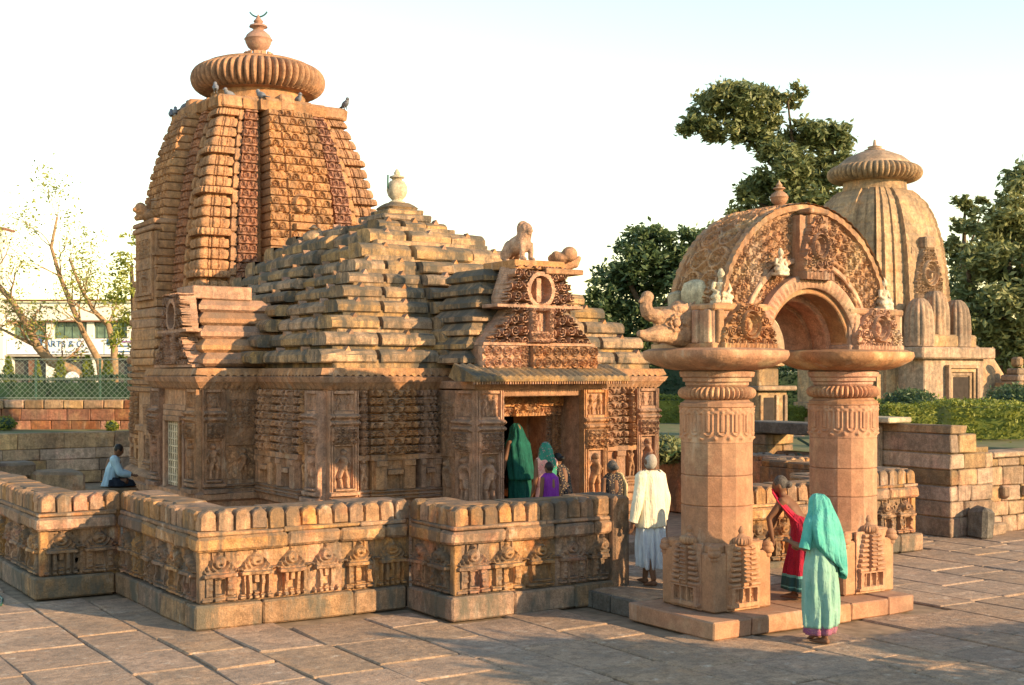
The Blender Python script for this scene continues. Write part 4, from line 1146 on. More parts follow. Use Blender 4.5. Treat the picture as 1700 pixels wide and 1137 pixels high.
def raha_pat(U, Z):
    H = .03 - (.055 + .03 * np.sin(U * 9 + np.floor((Z - 3) / .175) * 2.4)) * gav_cut(U + 10 * .185, Z - 3, .185, .175)
    H = np.where(np.abs(np.abs(U) - .30) < .018, -.03, H)
    H = H * np.clip((Z - 5.55) / .03, 0, 1)
    
    H = np.where((np.abs(U) < .20) & (Z > 5.9) & (Z < 6.55), .02, H)
    rg = .12 * np.exp(-((np.hypot(U, Z - 6.36) - .17) / .045) ** 2); H = np.where(rg > .03, rg, H); fg = 1.5 * figure_h(U, Z, 0, 5.95, .52, 2); H = np.where(fg > 0, fg, H)
    H = np.where((np.abs(U) < .2) & (Z > 5.80) & (Z < 5.95), .14, H)
    H = np.where((Z > 5.28) & (Z < 5.36), .10, np.where((Z > 5.05) & (Z < 5.2), .05, H))
    return H + rough(U.shape, .003)
RAHA = tilt_strip('central_projection', S_TOWER, -.345, .345, .36, .175, raha_pat, 76)
for k in range(4):
    for me in (ANU, ANUR, FIL, FILR, RAHA): obj(me.name.split('.')[0], me, Tw, (0, 0, 0), k * math.pi / 2)
# wall zone of the tower: base mouldings and stacked courses
plan = [(-2.1, -2.1)]
def tower_plan(a, p1, p2):
    q = []
    for k in range(4):
        for x, y in ((-a, -a), (-.62 * a, -a), (-.62 * a, -a - p1), (-.36 * a, -a - p1), (-.36 * a, -a - p2), (.36 * a, -a - p2), (.36 * a, -a - p1), (.62 * a, -a - p1), (.62 * a, -a)):
            c_, s_ = (1, 0), 0
            x_, y_ = x, y
            for _ in range(k): x_, y_ = -y_, x_
            q.append((x_, y_))
    return q
tp = tower_plan(2.17, .10, .26)
lv = [(0, .22), (.18, .22), (.2, .14), (.34, .14), (.38, .2), (.5, .2), (.54, .10), (.66, .16), (.74, .10), (.80, .02), (1.6, .02), (1.62, .07), (1.72, .07), (1.76, .0), (2.45, .0)]
z = 2.45
while z < 3.1: lv += [(z + .02, .07), (z + .10, .09), (z + .12, .0), (z + .15, .0)]; z += .15
lv += [(3.15, .02), (3.2, -.2)]
MB().stack(tp, lv).build('tower_wall', S_TOWER, Tw)
WF = [panel('wall_niche', .55, 1.5, 'figure', .05, 60 + q, S_TOWER) for q in range(3)]
KT = pier('ribbed_pier', .5, .82, 2.45, .08, 3, S_TOWER)
for k in range(4):
    e = thing; a_ = k * math.pi / 2
    for (x, y, me) in ((-1.98, -2.17, None), (-1.05, -2.27, KT), (1.05, -2.27, KT), (0, -2.43, None), (1.72, -2.17, KT), (-1.76, -2.17, KT)):
        c_, s_ = math.cos(a_), math.sin(a_)
        m_ = me or None
        if m_ is None: continue
        obj('ribbed_pier', m_, Tw, (c_ * x - s_ * y, s_ * x + c_ * y, 0), a_)
    c_, s_ = math.cos(a_), math.sin(a_); x, y = -.28, -2.45
    o = obj('wall_niche', WF[k % 3], Tw, (c_ * x - s_ * y, s_ * x + c_ * y, .85), a_)
# slab courses above the wall on each side and the tall plain projection facing the seated man
for k in range(4):
    a_ = k * math.pi / 2; c_, s_ = math.cos(a_), math.sin(a_)
    for q in range(5):
        x, y = 0, -2.28; zz = 3.26 + q * .215
        MB().box((0, 0, 0), (1.75 - .04 * q + (.1 if q % 2 == 0 else 0), .62, .195), .03, jit=.006).build('course_slab', S_TOWER, Tw, False, (c_ * x - s_ * y, s_ * x + c_ * y, zz), a_)
    if k == 0: continue
    bx_ = MB().box((0, 0, 0), (1.30, .55, 1.5), .02, jit=.006).build('projection_block', S_TOWER, Tw, False, (-s_ * -2.26, c_ * -2.26, 5.1), a_)
    o = obj('wall_niche', WF[(k + 1) % 3], Tw, (c_ * -.55 - s_ * -2.53, s_ * -.55 + c_ * -2.53, 4.4), a_); o.scale = (2.0, 1, .95)
    for q in range(2): MB().box((0, 0, 0), (1.42 + .08 * q, .66, .11), .03, jit=.006).build('projection_slab', S_TOWER, Tw, False, (-s_ * -2.27, c_ * -2.27, 5.90 + q * .13), a_)
lionb = MB().ball((0, 0, .12), (.16, .26, .14)).ball((0, -.22, .24), (.13, .13, .15)).tube([(0, -.2, .1), (0, -.34, .02)], [.1, .05]).ball((0, -.32, .22), (.07, .08, .06))
LB = lionb.mesh('crouching_beast', S_TOWER, True)
for k in (1, 2, 3):
    a_ = k * math.pi / 2; c_, s_ = math.cos(a_), math.sin(a_)
    remesh(obj('crouching_beast', LB, Tw, (-s_ * -2.42, c_ * -2.42, 6.09), a_), .02, 1)
# shoulder slab, neck, ribbed disc, cap and pot
sp = tower_plan(1.36, .07, .16)
MB().stack(sp, [(ZT - .03, .0), (ZT, .10), (ZT + .20, .12), (ZT + .27, .06), (ZT + .29, -.15)]).build('shoulder_slab', S_TOWER, Tw)
for k in range(4):
    a_ = k * math.pi / 2; c_, s_ = math.cos(a_), math.sin(a_)
    for x in (-1.08, 1.08): MB().box((0, 0, 0), (.62, .3, .24), .03, jit=.008).build('shoulder_block', S_TOWER, Tw, False, (c_ * x - s_ * -1.36, s_ * x + c_ * -1.36, ZT + .13), a_)
    MB().box((0, 0, 0), (.34, .36, .34), .03, jit=.008).build('shoulder_bracket', S_TOWER, Tw, False, (-s_ * -1.46, c_ * -1.46, ZT + .2), a_)
MB().lathe([(1.10, 0), (1.06, .1), (1.03, .30), (1.06, .52), (1.15, .58)], 72).build('neck', S_TOWER, Tw, True, (0, 0, ZT + .24), ang=50)
AMZ = 9.02
MB().lathe([(1.1, .0), (1.22, .02)] + [(1.06 + .42 * math.cos(a_) ** .75, .33 + .31 * math.sin(a_)) for a_ in np.linspace(-1.35, 1.35, 15)] + [(1.1, .65)], 560, ribs=(56, .10, 3, 15)).build('ribbed_disc', S_TOWER, Tw, True, (0, 0, AMZ), ang=60)
MB().lathe([(1.16, 0), (1.14, .05), (1.0, .10), (.7, .165), (.36, .21), (.2, .22)], 64).build('cap_dome', S_TOWER, Tw, True, (0, 0, AMZ + .63), ang=50)
kp = MB(); kalasha(kp, (0, 0, 0), 1.0, 32)
pot = kp.build('pot_finial', S_ARCH, Tw, True, (0, 0, AMZ + .83), ang=50)
for k in range(12):
    a_ = k * math.pi / 6; bx('lotus_petal', (.30 * math.cos(a_), .30 * math.sin(a_), .07), (.05, .12, .14), S_ARCH, pot, .015, rz=a_)
a_ = np.linspace(-2.6, -.5, 12)
MB().tube([(.22 * math.cos(q), 0, AMZ + 2.0 + .22 * math.sin(q)) for q in a_], .018, 6).build('trident_ring', M_IRON, Tw, rz=-YAW)
# ---------------------------------------------------------------- pigeons on the tower
def pigeon_mesh():
    b = MB(); b.ball((0, 0, .12), (.065, .13, .07), 12, rx=.35); b.ball((0, .10, .215), (.04, .045, .045)); b.tube([(0, .07, .16), (0, .10, .2)], [.05, .038]); b.tube([(0, .135, .212), (0, .165, .205)], [.014, .004], 6)
    b.tube([(0, -.08, .09), (0, -.25, .05)], [(.045, .02), (.04, .008)], 8)
    for s in (-1, 1): b.tube([(s * .025, .02, .07), (s * .025, .02, 0)], .01, 6)
    return b.mesh('pigeon', M_PIGEON, True)
PG = pigeon_mesh()
spots = [((-1.55, -1.52, 8.64), 'pigeon perched at the near corner of the tower shoulder'), ((-.55, -1.52, 8.60), 'pigeon on the tower shoulder under the ribbed disc'), ((.28, -1.52, 8.60), 'grey pigeon beside the bracket on the tower shoulder'),
         ((-1.5, .55, 8.6), 'pigeon on the shaded edge of the tower shoulder'), ((-1.5, 1.15, 8.60), 'pigeon next to another at the shaded tower shoulder'), ((1.42, -1.47, 8.64), 'lone pigeon at the corner farthest along the sunlit shoulder'), ((-1.02, -.95, 8.66), 'pale pigeon tucked against the tower neck'), ((-1.50, 1.45, 8.60), 'pigeon at the far end of the shaded tower shoulder')]
for i, (p, lab) in enumerate(spots):
    o = obj('pigeon', PG, None, (TX + p[0], TY + p[1], p[2]), rng.uniform(0, 6)); tag(o, lab, 'bird', 'pigeons on the tower')

# ---------------------------------------------------------------- retaining walls and gate beside the court
def masonry(name, label, cat, org, rz, L, H_, t, course, blk, mat, z0=0, jit=.006, stepped=None, group=None):
    """wall of separate blocks facing local -Y, running along local x; stepped(u) gives the top height"""
    w = thing(name, label, cat, (org[0], org[1], z0), rz, group)
    MB().box((L / 2, t / 2 + .03, H_ / 2 - .03) if not stepped else (L / 2, t / 2 + .03, min(stepped(0), stepped(L)) / 2 - .03), (L - .05, t - .1, (H_ if not stepped else min(stepped(0), stepped(L))) - .08), .01).build('wall_core', mat, w)
    z = 0
    while z < H_ - .03:
        h = min(course * rng.uniform(.85, 1.15), H_ - z)
        if H_ - z - h < course * .4: h = H_ - z
        u = 0; first = rng.uniform(.4, 1) * blk
        while u < L - .02:
            l = first if u == 0 else rng.uniform(.7, 1.35) * blk
            if L - u - l < blk * .35: l = L - u
            if not stepped or z + h <= stepped(u + l / 2) + .02:
                dep = rng.uniform(-.012, .012)
                MB().box((0, 0, 0), (l - .010, t + dep, h - .009), .018, jit=jit).build('stone_block', mat, w, loc=(u + l / 2, t / 2 + dep / 2, z + h / 2))
            u += l
        z += h
    return w
masonry('retaining_wall', 'shaded stone retaining wall behind the temple tower', 'wall', (1.0, 34.3), 0, 14.5, 1.33, .3, .33, 1.1, S_MASON)
for c_, s_ in (((-4.6, 34.45, .62), (11, .3, 1.26)), ((23.9, 34.45, .62), (16.6, .3, 1.26)), ((-10.15, 19.3, .62), (.3, 30.6, 1.26)), ((11, 3.85, .62), (42, .3, 1.26)), ((32.15, 9.5, .62), (.3, 11, 1.26)), ((19.35, 25.0, .62), (.3, 18.6, 1.26))):
    o = MB().box((0, 0, 0), s_, .02).build('court_edge', S_MASON, None, loc=c_); tag(o, kind='structure')
# garden wall beside the gate, sunlit courses
gw = masonry('garden_wall', 'sunlit stone wall of pale blocks joined to the masonry gate pier', 'wall', (19.72, 14.62), 0, 9.0, 1.34, .35, .30, .55, S_MASON)
for k in range(14): bx('wall_bracket', (.35 + k * .62, -.05, .72), (.16, .1, .2), S_MASON, gw, .03, .01)
for k in range(9): bx('coping_slab', (.5 + k * 1.0, .2, 1.40), (.98, .55, .1), S_MASON, gw, .02, .006)
# gate pier: tall stepped masonry
gp = masonry('gate_pier', 'tall weathered stone gate pier with a stepped sunlit face', 'gate', (18.55, 14.55), 0, 1.16, 1.95, 2.0, .31, .5, S_MASON, stepped=lambda u: 1.98 if u < .62 else 1.62)
bx('drain_pipe', (-.09, 1.55, 1.35), (.16, .18, 1.15), S_MASON, gp, .05); bx('drain_pipe', (-.10, 1.55, .62), (.2, .24, .32), S_MASON, gp, .06)
bx('top_slab', (.02, 1.55, 2.01), (.62, .9, .10), S_PALE, gp, .02)
bx('corner_stone', (.45, -.28, .27), (.30, .42, .56), S_DARK, gp, .08, .02)
bx('corner_stone', (.95, -.10, .10), (.7, .18, .22), S_MASON, gp, .03, .01)
gl = masonry('rear_gate_pier', 'dark stone gate pier under the lintel behind the parapet', 'gate', (18.9, 19.4), 0, .8, 1.6, 1.2, .32, .5, S_MASON)
lt = MB().box((0, 0, 0), (.75, 3.6, .24), .02, jit=.006).build('gate_lintel', S_DARK, None, loc=(19.2, 18.2, 1.74)); tag(lt, 'long dark stone lintel slab bridging the two gate piers', 'lintel')
st = thing('garden_stairs', 'stone stairs rising behind the gate lintel to the garden', 'stairs', (20.2, 18.3, 0))
for k in range(5): bx('stair_step', (k * .32 - .4, 0, .12 + k * .12), (.34, 1.5, .24 + k * .24), S_MASON, st, .015)
rl = thing('stair_railing', 'dark green iron railing beside the gate stairs', 'railing', (18.95, 17.6, 0))
MB().tube([(0, 0, 0), (0, 0, 1.62)], .03, 8).build('post', M_IRON, rl); MB().tube([(.12, 0, 0), (.12, 0, 1.62)], .022, 8).build('post', M_IRON, rl)
MB().tube([(-.05, .9, 1.55), (.1, -.9, .8)], .025, 8).build('rail', M_IRON, rl); MB().tube([(-.05, .9, 1.25), (.1, -.9, .5)], .02, 8).build('rail', M_IRON, rl)
# loose blocks by the court wall near the seated man
x_, y_ = 4.05, 22.2
bp_ = thing('stone_block_stack', 'pale dressed stone blocks stacked by the court wall near the seated man', 'stone blocks', (4.6, 25.2, 0))
for (x, y, z, s) in ((0, 0, .45, (1.6, 1.0, .9)), (.55, .5, 1.02, (1.3, .8, .28)), (.1, .2, 1.25, (.8, .6, .2)), (1.55, .1, .5, (.9, .9, 1.0)), (-1.2, -.8, .5, (1.5, 1.2, 1.0))): bx('dressed_block', (x, y, z), s, S_MASON, bp_, .05, .015)
# ---------------------------------------------------------------- smaller plain temple in the garden
SX, SY_ = site(1452, 40.0)
St = thing('small_temple', 'plainer beehive-shaped stone temple standing in the garden behind the gate', 'temple', (SX, SY_, GZ))
zb = np.array([0, 2.3, 3.2, 4.77, 5.7, 6.4, 6.82, 7.1, 7.3]); ab = np.array([1.9, 1.9, 1.87, 1.76, 1.64, 1.46, 1.28, 1.06, .85])
def rp(a):   # many shallow vertical offsets
    q = []
    for k in range(4):
        for x, y in ((-1, -.86), (-.84, -.86), (-.84, -.92), (-.62, -.92), (-.62, -.96), (-.38, -.96), (-.38, -1.06), (.38, -1.06), (.38, -.96), (.62, -.96), (.62, -.92), (.84, -.92), (.84, -.86)):
            x, y = x * a * .9, y * a * .97
            for _ in range(k): x, y = -y, x
            q.append((x, y))
    return np.array(q)
zs = [0, .25, .26, .5, .52, .7, .72, 2.25, 2.27, 2.4, 2.42] + list(np.arange(2.5, 7.3, .06)); rings = []
for z in zs:
    a = float(np.interp(z, zb, ab)); a += .12 if z <= .25 else .04 if z <= .5 else .1 if z <= .7 else .08 if 2.26 < z < 2.41 else 0
    f = ((z - 2.5) % .30) / .30
    if z > 2.5 and f < .15: a -= .02
    r = rp(a); rings.append(np.c_[r, np.full(len(r), z)])
P = np.array(rings).transpose(1, 0, 2); b = MB().grid(P, True); m = len(zs); b.f.append([[i * m + m - 1 for i in range(P.shape[0])]])
b.build('tower_body', S_FAR, St, True, ang=30)
MB().lathe([(.98, 0), (.95, .2), (1.0, .42)], 48).build('neck', S_FAR, St, True, (0, 0, 7.22), ang=40)
MB().lathe([(1.0, 0)] + [(.98 + .46 * math.cos(a_) ** .8, .27 + .27 * math.sin(a_)) for a_ in np.linspace(-1.3, 1.3, 11)] + [(1.0, .53)], 300, ribs=(50, .08, 2, 11)).build('ribbed_disc', S_FAR, St, True, (0, 0, 7.50), ang=60)
MB().lathe([(1.12, 0), (1.08, .08), (.85, .27), (.45, .44), (.2, .5)], 48).build('cap_dome', S_FAR, St, True, (0, 0, 8.01), ang=40)
MB().lathe([(.3, 0), (.32, .06), (.2, .1), (.22, .16), (.06, .2), (.03, .38)], 16).build('finial', S_FAR, St, True, (0, 0, 8.46), ang=40)
# its front porch with door
fy = -2.05
bx('porch_block', (.35, fy - .15, 1.05), (2.7, 1.0, 2.1), S_FAR, St, .03)
bx('porch_cornice', (.35, fy - .2, 2.2), (3.3, 1.3, .34), S_FAR, St, .04)
bx('porch_roof_step', (.35, fy + .05, 2.55), (2.6, 1.0, .4), S_FAR, St, .05)
for k, x in enumerate((-.62, .2, 1.05)):
    MB().lathe([(.36, 0), (.38, .06), (.38, .55), (.36, .9), (.31, 1.15), (.22, 1.32), (.12, 1.40)], 64, sq=5, ribs=(12, .16, 1, 5)).build('miniature_tower', S_FAR, St, True, (x, fy - .15 + .1 * (k == 1), 2.4 + .25 * (k == 1)), ang=50)
obj('tower_medallion', relief('tower_medallion', medallion(1.2, 1.6, 1) * 2, 1.2, 1.6, S_FAR, .2), St, (-.4, -1.86, 3.75))
bx('medallion_block', (.2, -1.8, 5.5), (.45, .35, .35), S_FAR, St, .04)
bx('doorway', (.6, fy - .655, .75), (.75, .02, 1.5), M_INSIDE, St, .003)  # flat dark panel, the door's inner shade as colour
for k in range(3):
    for s_ in (-1, 1): bx('door_frame', (.6 + s_ * (.43 + k * .11), fy - .67 - .03 * k, .8 + .05 * k), (.1, .06 + .05 * k, 1.6 + .1 * k), S_FAR, St, .01)
    bx('door_lintel', (.6, fy - .67 - .03 * k, 1.58 + .11 * k), (.96 + .22 * k, .07 + .05 * k, .1), S_FAR, St, .01)
MB().lathe([(.95, 0), (.98, .8), (.9, 1.6), (.6, 2.2), (.2, 2.5)], 40, sq=4, ribs=(16, .05, 0, 4)).build('side_turret', S_FAR, St, True, (2.2, -1.7, 0), ang=40)
ms = thing('miniature_shrine', 'tiny stone shrine with layered spire by the small temple', 'shrine', (SX + 2.6, SY_ - 3.2, GZ))
bx('shrine_body', (0, 0, .5), (1.0, .8, 1.0), S_FAR, ms, .02); bx('dark_opening_panel', (.1, -.41, .45), (.4, .02, .7), M_INSIDE, ms, .003)  # opening is a dark panel with its shade painted in
for k in range(4): bx('shrine_roof', (0, 0, 1.06 + k * .2), (1.3 - k * .27, 1.1 - k * .22, .2), S_FAR, ms, .06)
bx('shrine_finial', (0, 0, 1.95), (.3, .3, .3), S_FAR, ms, .08)
# small open shrine seen between the arch pillars
sx_, sy_ = site(1262, 33.0)
sh = thing('pillared_shrine', 'small pale stone shrine with a dark doorway beyond the arch', 'shrine', (sx_, sy_, GZ * .92))
bx('shrine_step', (0, 0, .06), (1.7, 1.5, .22), S_FAR, sh, .03); bx('shrine_body', (0, .05, .70), (1.0, 1.0, 1.1), S_FAR, sh, .02)
bx('dark_opening_panel', (-.15, -.455, .62), (.36, .02, .95), M_INSIDE, sh, .003)  # dark panel on the front, painted as a shaded opening
for x in (-.42, .12, .42): bx('shrine_pilaster', (x, -.47, .66), (.1, .08, 1.0), S_FAR, sh, .012)
bx('shrine_cornice', (0, .0, 1.33), (1.35, 1.3, .12), S_FAR, sh, .03); bx('shrine_neck', (0, .05, 1.6), (.72, .72, .45), S_FAR, sh, .03)
MB().lathe([(.3, 0), (.52, .08), (.56, .3), (.5, .9), (.3, 1.3), (.4, 1.4), (.36, 1.55), (.1, 1.65)], 32, sq=5).build('shrine_tower', S_FAR, sh, True, (0, .05, 1.82), ang=40)
# ---------------------------------------------------------------- compound wall, fence, building on the street side
bA = site(-60, 37.0)
lw = masonry('laterite_wall', 'low red laterite boundary wall with a grey stone coping', 'wall', bA, -YAW, 8.5, .62, .4, .31, .62, S_LATER, z0=GZ - .02)
for k in range(15): bx('coping_stone', (.3 + k * .57, .2, .74), (.55, .5, .25), S_LATER if k == 8 else S_MASON, lw, .03, .008)
def fence(name, label, org, rz, L, H_, z0, post=3.0, mesh=.10):
    f = thing(name, label, 'fence', (org[0], org[1], z0), rz)
    k = 0
    while k * post <= L: MB().tube([(k * post, 0, 0), (k * post, 0, H_)], .035, 8).build('fence_post', M_IRON, f); k += 1
    for z in (.06, H_ * .5, H_ - .03): MB().tube([(0, -.03, z), (L, -.03, z)], .014, 6).build('fence_rail', M_WIRE, f)
    w = MB(); n_ = int((L + H_) / mesh)
    for i in range(n_):
        u = i * mesh - H_
        for s_ in (0, 1):
            u0, u1 = (u, u + H_) if s_ == 0 else (u + H_, u)
            za, zb_ = 0, H_
            if u0 < 0 or u1 < 0 or u0 > L or u1 > L: continue
            w.tube([(u0, -.04 - .006 * s_, za), (u1, -.04 - .006 * s_, zb_)], .0055, 3, cap=False)
    tag(w.build('wire_mesh', M_WIRE, f), kind='stuff')
    return f
fence('wire_fence', 'green wire fence standing on the laterite wall', (bA[0] + .2, bA[1] - .0), -YAW, 8.3, 1.2, GZ + .84, 1.85, .16)
fr0 = site(1560, 52); fence('garden_fence', 'wire mesh fence running behind the small temple', fr0, -YAW, 10, 1.9, GZ - .1, 3.3, .16)
fr1 = site(1080, 47); fence('hedge_fence', 'wire mesh fence along the hedge seen past the hall corner', fr1, -YAW, 8, 1.7, GZ, 2.5, .16)
# white two-storey building behind the trees
bc = site(-90, 66)
B = thing('white_building', 'white street building with green windows and painted shop signs', 'building', (bc[0], bc[1], GZ - .1), -YAW)
bx('wall_body', (5.6, 3.2, 2.4), (11.6, 6, 4.8), M_WHITE, B, .02)
bx('tower_block', (1.7, .2, 4.3), (2.9, 1.4, 9.4), M_WHITE, B, .03); bx('tower_coping', (1.7, .2, 9.06), (3.0, 1.5, .12), M_TRIM, B)
bx('roof_parapet', (7.4, .0, 4.86), (8.4, .6, .95), M_WHITE, B, .03); bx('roof_eave', (7.4, -.2, 5.42), (8.5, .7, .08), M_TRIM, B); bx('window_head', (7.4, -.05, 4.36), (8.3, .55, .07), M_TRIM, B)
for k in range(4):
    w_ = bx('window', (4.25 + k * 2.06, .12, 3.92), (1.62, .1, .80), M_GREENGLASS, B, .004)
    for q in range(4): bx('mullion', (-.6 + q * .4, -.07, 0), (.04, .06, .80), M_GREENGLASS, w_, .004)
    bx('pier', (3.3 + k * 2.06, .02, 3.92), (.36, .3, .86), M_WHITE, B, .01)
bx('sign_board', (3.95, -.12, 3.08), (1.55, .1, .80), M_SIGN, B, .01); bx('sign_stripe', (4.80, -.14, 3.08), (.07, .08, .80), M_PURPLE, B, .004); bx('sign_stripe', (4.93, -.14, 3.08), (.05, .08, .80), M_BLUE, B, .004)
sb = bx('sign_board', (6.55, -.12, 3.08), (3.1, .1, .80), M_SIGN, B, .01)
bx('sign_board', (9.6, -.12, 3.08), (2.9, .1, .80), M_SIGN, B, .01); bx('sign_panel', (8.55, -.19, 3.30), (.5, .03, .30), M_BLUE, B, .004); bx('sign_line', (9.7, -.19, 3.32), (1.5, .02, .07), M_PURPLE, B, .003); bx('sign_line', (9.75, -.19, 3.10), (1.7, .02, .07), M_BLUE, B, .003); bx('sign_line', (9.6, -.19, 2.82), (2.2, .02, .06), M_BLUE, B, .003)
bx('ledge', (7.2, -.1, 2.60), (8.6, .6, .09), M_CONC, B); bx('shopfront', (7.2, .12, 1.7), (8.2, .12, 1.7), M_SHADE, B, .005)
for x in (3.3, 5.4, 7.6, 9.8): bx('shop_pillar', (x, -.02, 1.4), (.42, .42, 2.3), M_WHITE, B, .02)
for x, w_ in ((2.9, .7), (4.5, .5)): bx('shop_panel', (x, -.05, 1.7), (w_, .1, 1.6), S_LATER, B)
tx = bpy.data.curves.new('lettering', 'FONT'); tx.body = 'ARTS & C'; tx.size = .46; tx.extrude = .01; tx.materials.append(M_BLUE)
tmp = bpy.data.objects.new('lettering', tx); COL.objects.link(tmp); bpy.context.view_layer.update()
me = bpy.data.meshes.new_from_object(tmp.evaluated_get(bpy.context.evaluated_depsgraph_get())); bpy.data.objects.remove(tmp)
to = bpy.data.objects.new('lettering', me); COL.objects.link(to); to.parent = sb; to.location = (-1.43, -.065, -.02); to.rotation_euler = (R(90), 0, 0)
for k in range(11): bx('sign_line', (-1.2 + k * .22, -.07, -.28), (.14, .02, .055), M_BLUE, sb, .003)
# round white marker disc by the fence
mk = thing('round_sign', 'white round disc sign standing behind the wire fence post', 'sign', (*site(121, 43.5), GZ), -YAW)
MB().tube([(0, 0, 0), (0, 0, 1.2)], .04, 8).build('pole', M_CONC, mk); MB().lathe([(.02, -.02), (.235, -.02), (.245, 0), (.235, .02), (.02, .02)], 32).build('disc', M_SIGN, mk, loc=(0, -.06, 1.42)).rotation_euler = (R(90), 0, 0)
# hose end on the paving
hs = MB().tube([(*site(-40, 16.5), .02), (*site(-5, 16.6), .02), (*site(4, 16.2), .02), (*site(2, 15.8), .02), (*site(-30, 15.5), .02)], .016, 8).build('hose', M_IRON); tag(hs, 'thin garden hose curled on the paving by the parapet', 'hose')

# ---------------------------------------------------------------- vegetation
def leaves(C, size, up=.35, fold=.25):
    """one pointed leaf quad per centre"""
    n = len(C); d = rng.normal(0, 1, (n, 3)); d[:, 2] = d[:, 2] * .7; d /= np.linalg.norm(d, axis=1)[:, None]
    nr = rng.normal(0, 1, (n, 3)); nr[:, 2] += up * 3; nr -= d * (nr * d).sum(1)[:, None]; nr /= np.linalg.norm(nr, axis=1)[:, None]
    w = np.cross(nr, d); s = (size * rng.uniform(.6, 1.3, n))[:, None]
    V = np.stack([C - d * s, C + w * s * .42 - nr * s * fold * .4, C + d * s, C - w * s * .42 - nr * s * fold * .4], 1).reshape(-1, 3)
    F = np.arange(4 * n).reshape(n, 4)
    return V, F
def clump_points(clumps, n, sub=10, tight=.25):
    """points gathered in twigs around the clump surface, so gaps stay open"""
    tot = sum(r ** 2 for *_, r in clumps); out = []
    for x, y, z, r in clumps:
        m = max(6, int(n * r ** 2 / tot)); k = max(4, int(sub * max(1, r)))
        u = rng.normal(0, 1, (k, 3)); u /= np.linalg.norm(u, axis=1)[:, None]
        cc = np.array([x, y, z]) + u * (r * rng.uniform(.45, 1.0, k) ** .6)[:, None] * np.array([1, 1, .82])
        idx = rng.integers(0, k, m); out.append(cc[idx] + rng.normal(0, r * tight, (m, 3)) * np.array([1, 1, .7]))
    return np.concatenate(out)
def tree(label, base, trunk, branches, clumps, n, leaf, mat, bark=M_BARK, name='tree', group=None):
    t = thing(name, label, 'tree', (base[0], base[1], GZ - .1), 0, group)
    b = MB(); b.tube([(x - base[0], y - base[1], z - GZ + .1) for x, y, z, r in trunk], [r for *_, r in trunk], 10); b.build('trunk', bark, t, True)
    for br in branches: MB().tube([(x - base[0], y - base[1], z - GZ + .1) for x, y, z, r in br], [r for *_, r in br], 7).build('limb', bark, t, True)
    P = clump_points([(x - base[0], y - base[1], z - GZ + .1, r) for x, y, z, r in clumps], n)
    V, F = leaves(P, leaf); MB().add(V, F).build('crown', mat, t)
    return t
def pt(px, py, d, dd=0):
    x, y = site(px, d + dd); return (x, y, CAM_H + (620 - py) / 2144 * (d + dd))
def clumps_at(L, d, spread=.6):
    out = []
    for px, py, r in L:
        rr = r / 2144 * d
        out.append((*pt(px, py, d, rng.uniform(-1, 1) * rr * spread * 2), rr))
    return out
def limb(d, *ps): return [(*pt(px, py, d), r) for px, py, r in ps]
D = 62
tree('tall broad tree with lopsided dark crown rising behind the arch', site(1352, D), limb(D, (1352, 670, .5), (1350, 480, .42), (1345, 380, .34), (1320, 310, .26)),
     [limb(D, (1335, 350, .22), (1285, 275, .16), (1245, 235, .1), (1200, 205, .06)), limb(D, (1345, 370, .2), (1375, 290, .12), (1385, 240, .06)), limb(D, (1320, 300, .14), (1315, 230, .08), (1308, 170, .04), (1320, 148, .02)), limb(D, (1345, 400, .2), (1290, 350, .1), (1240, 330, .05))],
     clumps_at([(1160, 210, 26), (1178, 185, 30), (1205, 165, 32), (1235, 160, 30), (1262, 168, 30), (1275, 190, 24), (1215, 210, 32), (1250, 215, 30), (1180, 225, 16), (1290, 250, 30), (1270, 235, 24), (1330, 225, 34), (1365, 225, 34), (1390, 240, 26), (1400, 265, 18), (1345, 265, 40), (1300, 280, 34), (1385, 285, 30), (1255, 300, 26), (1270, 325, 36), (1235, 325, 22), (1305, 330, 40), (1350, 320, 45), (1225, 350, 18), (1290, 370, 45), (1350, 370, 45), (1240, 365, 26), (1305, 165, 13), (1325, 150, 14), (1318, 172, 10), (1138, 215, 10)], D), 24000, .19, M_LEAFM, name='broad_tree')
D = 50
tree('rounded dense dark green tree between the hall roof and the arch', site(1090, D), limb(D, (1090, 680, .35), (1092, 600, .3), (1085, 520, .2)), [limb(D, (1090, 560, .2), (1050, 480, .1), (1030, 440, .05)), limb(D, (1090, 540, .2), (1130, 460, .1), (1150, 410, .05))],
     clumps_at([(1060, 405, 30), (1085, 398, 30), (1110, 410, 34), (1035, 430, 34), (1020, 460, 36), (1075, 440, 45), (1120, 445, 40), (1150, 405, 32), (1175, 395, 26), (1200, 390, 24), (1000, 480, 26), (990, 500, 22), (1040, 490, 45), (1090, 500, 50), (1010, 520, 36), (1060, 545, 45), (1110, 550, 45), (1150, 460, 45), (1160, 520, 50), (1010, 560, 36), (985, 545, 22), (1050, 590, 36), (1110, 600, 36), (1230, 420, 40), (1210, 470, 45), (1230, 530, 50)], D), 22000, .15, M_LEAFD, name='round_tree')
D = 49
tree('big leafy tree with olive crown beyond the small temple', site(1668, D), limb(D, (1668, 680, .4), (1665, 600, .34), (1660, 500, .24), (1680, 400, .14)), [limb(D, (1665, 560, .2), (1610, 470, .1), (1600, 400, .05)), limb(D, (1665, 520, .2), (1700, 420, .1), (1730, 330, .05))],
     clumps_at([(1700, 300, 30), (1725, 290, 40), (1690, 330, 32), (1665, 355, 30), (1640, 385, 34), (1680, 390, 45), (1720, 370, 60), (1640, 430, 45), (1690, 450, 60), (1740, 450, 60), (1625, 480, 40), (1660, 510, 60), (1720, 530, 60), (1620, 540, 36), (1650, 580, 50), (1700, 600, 50), (1760, 560, 60)], D), 20000, .16, M_LEAFM, name='leafy_tree')
D = 53
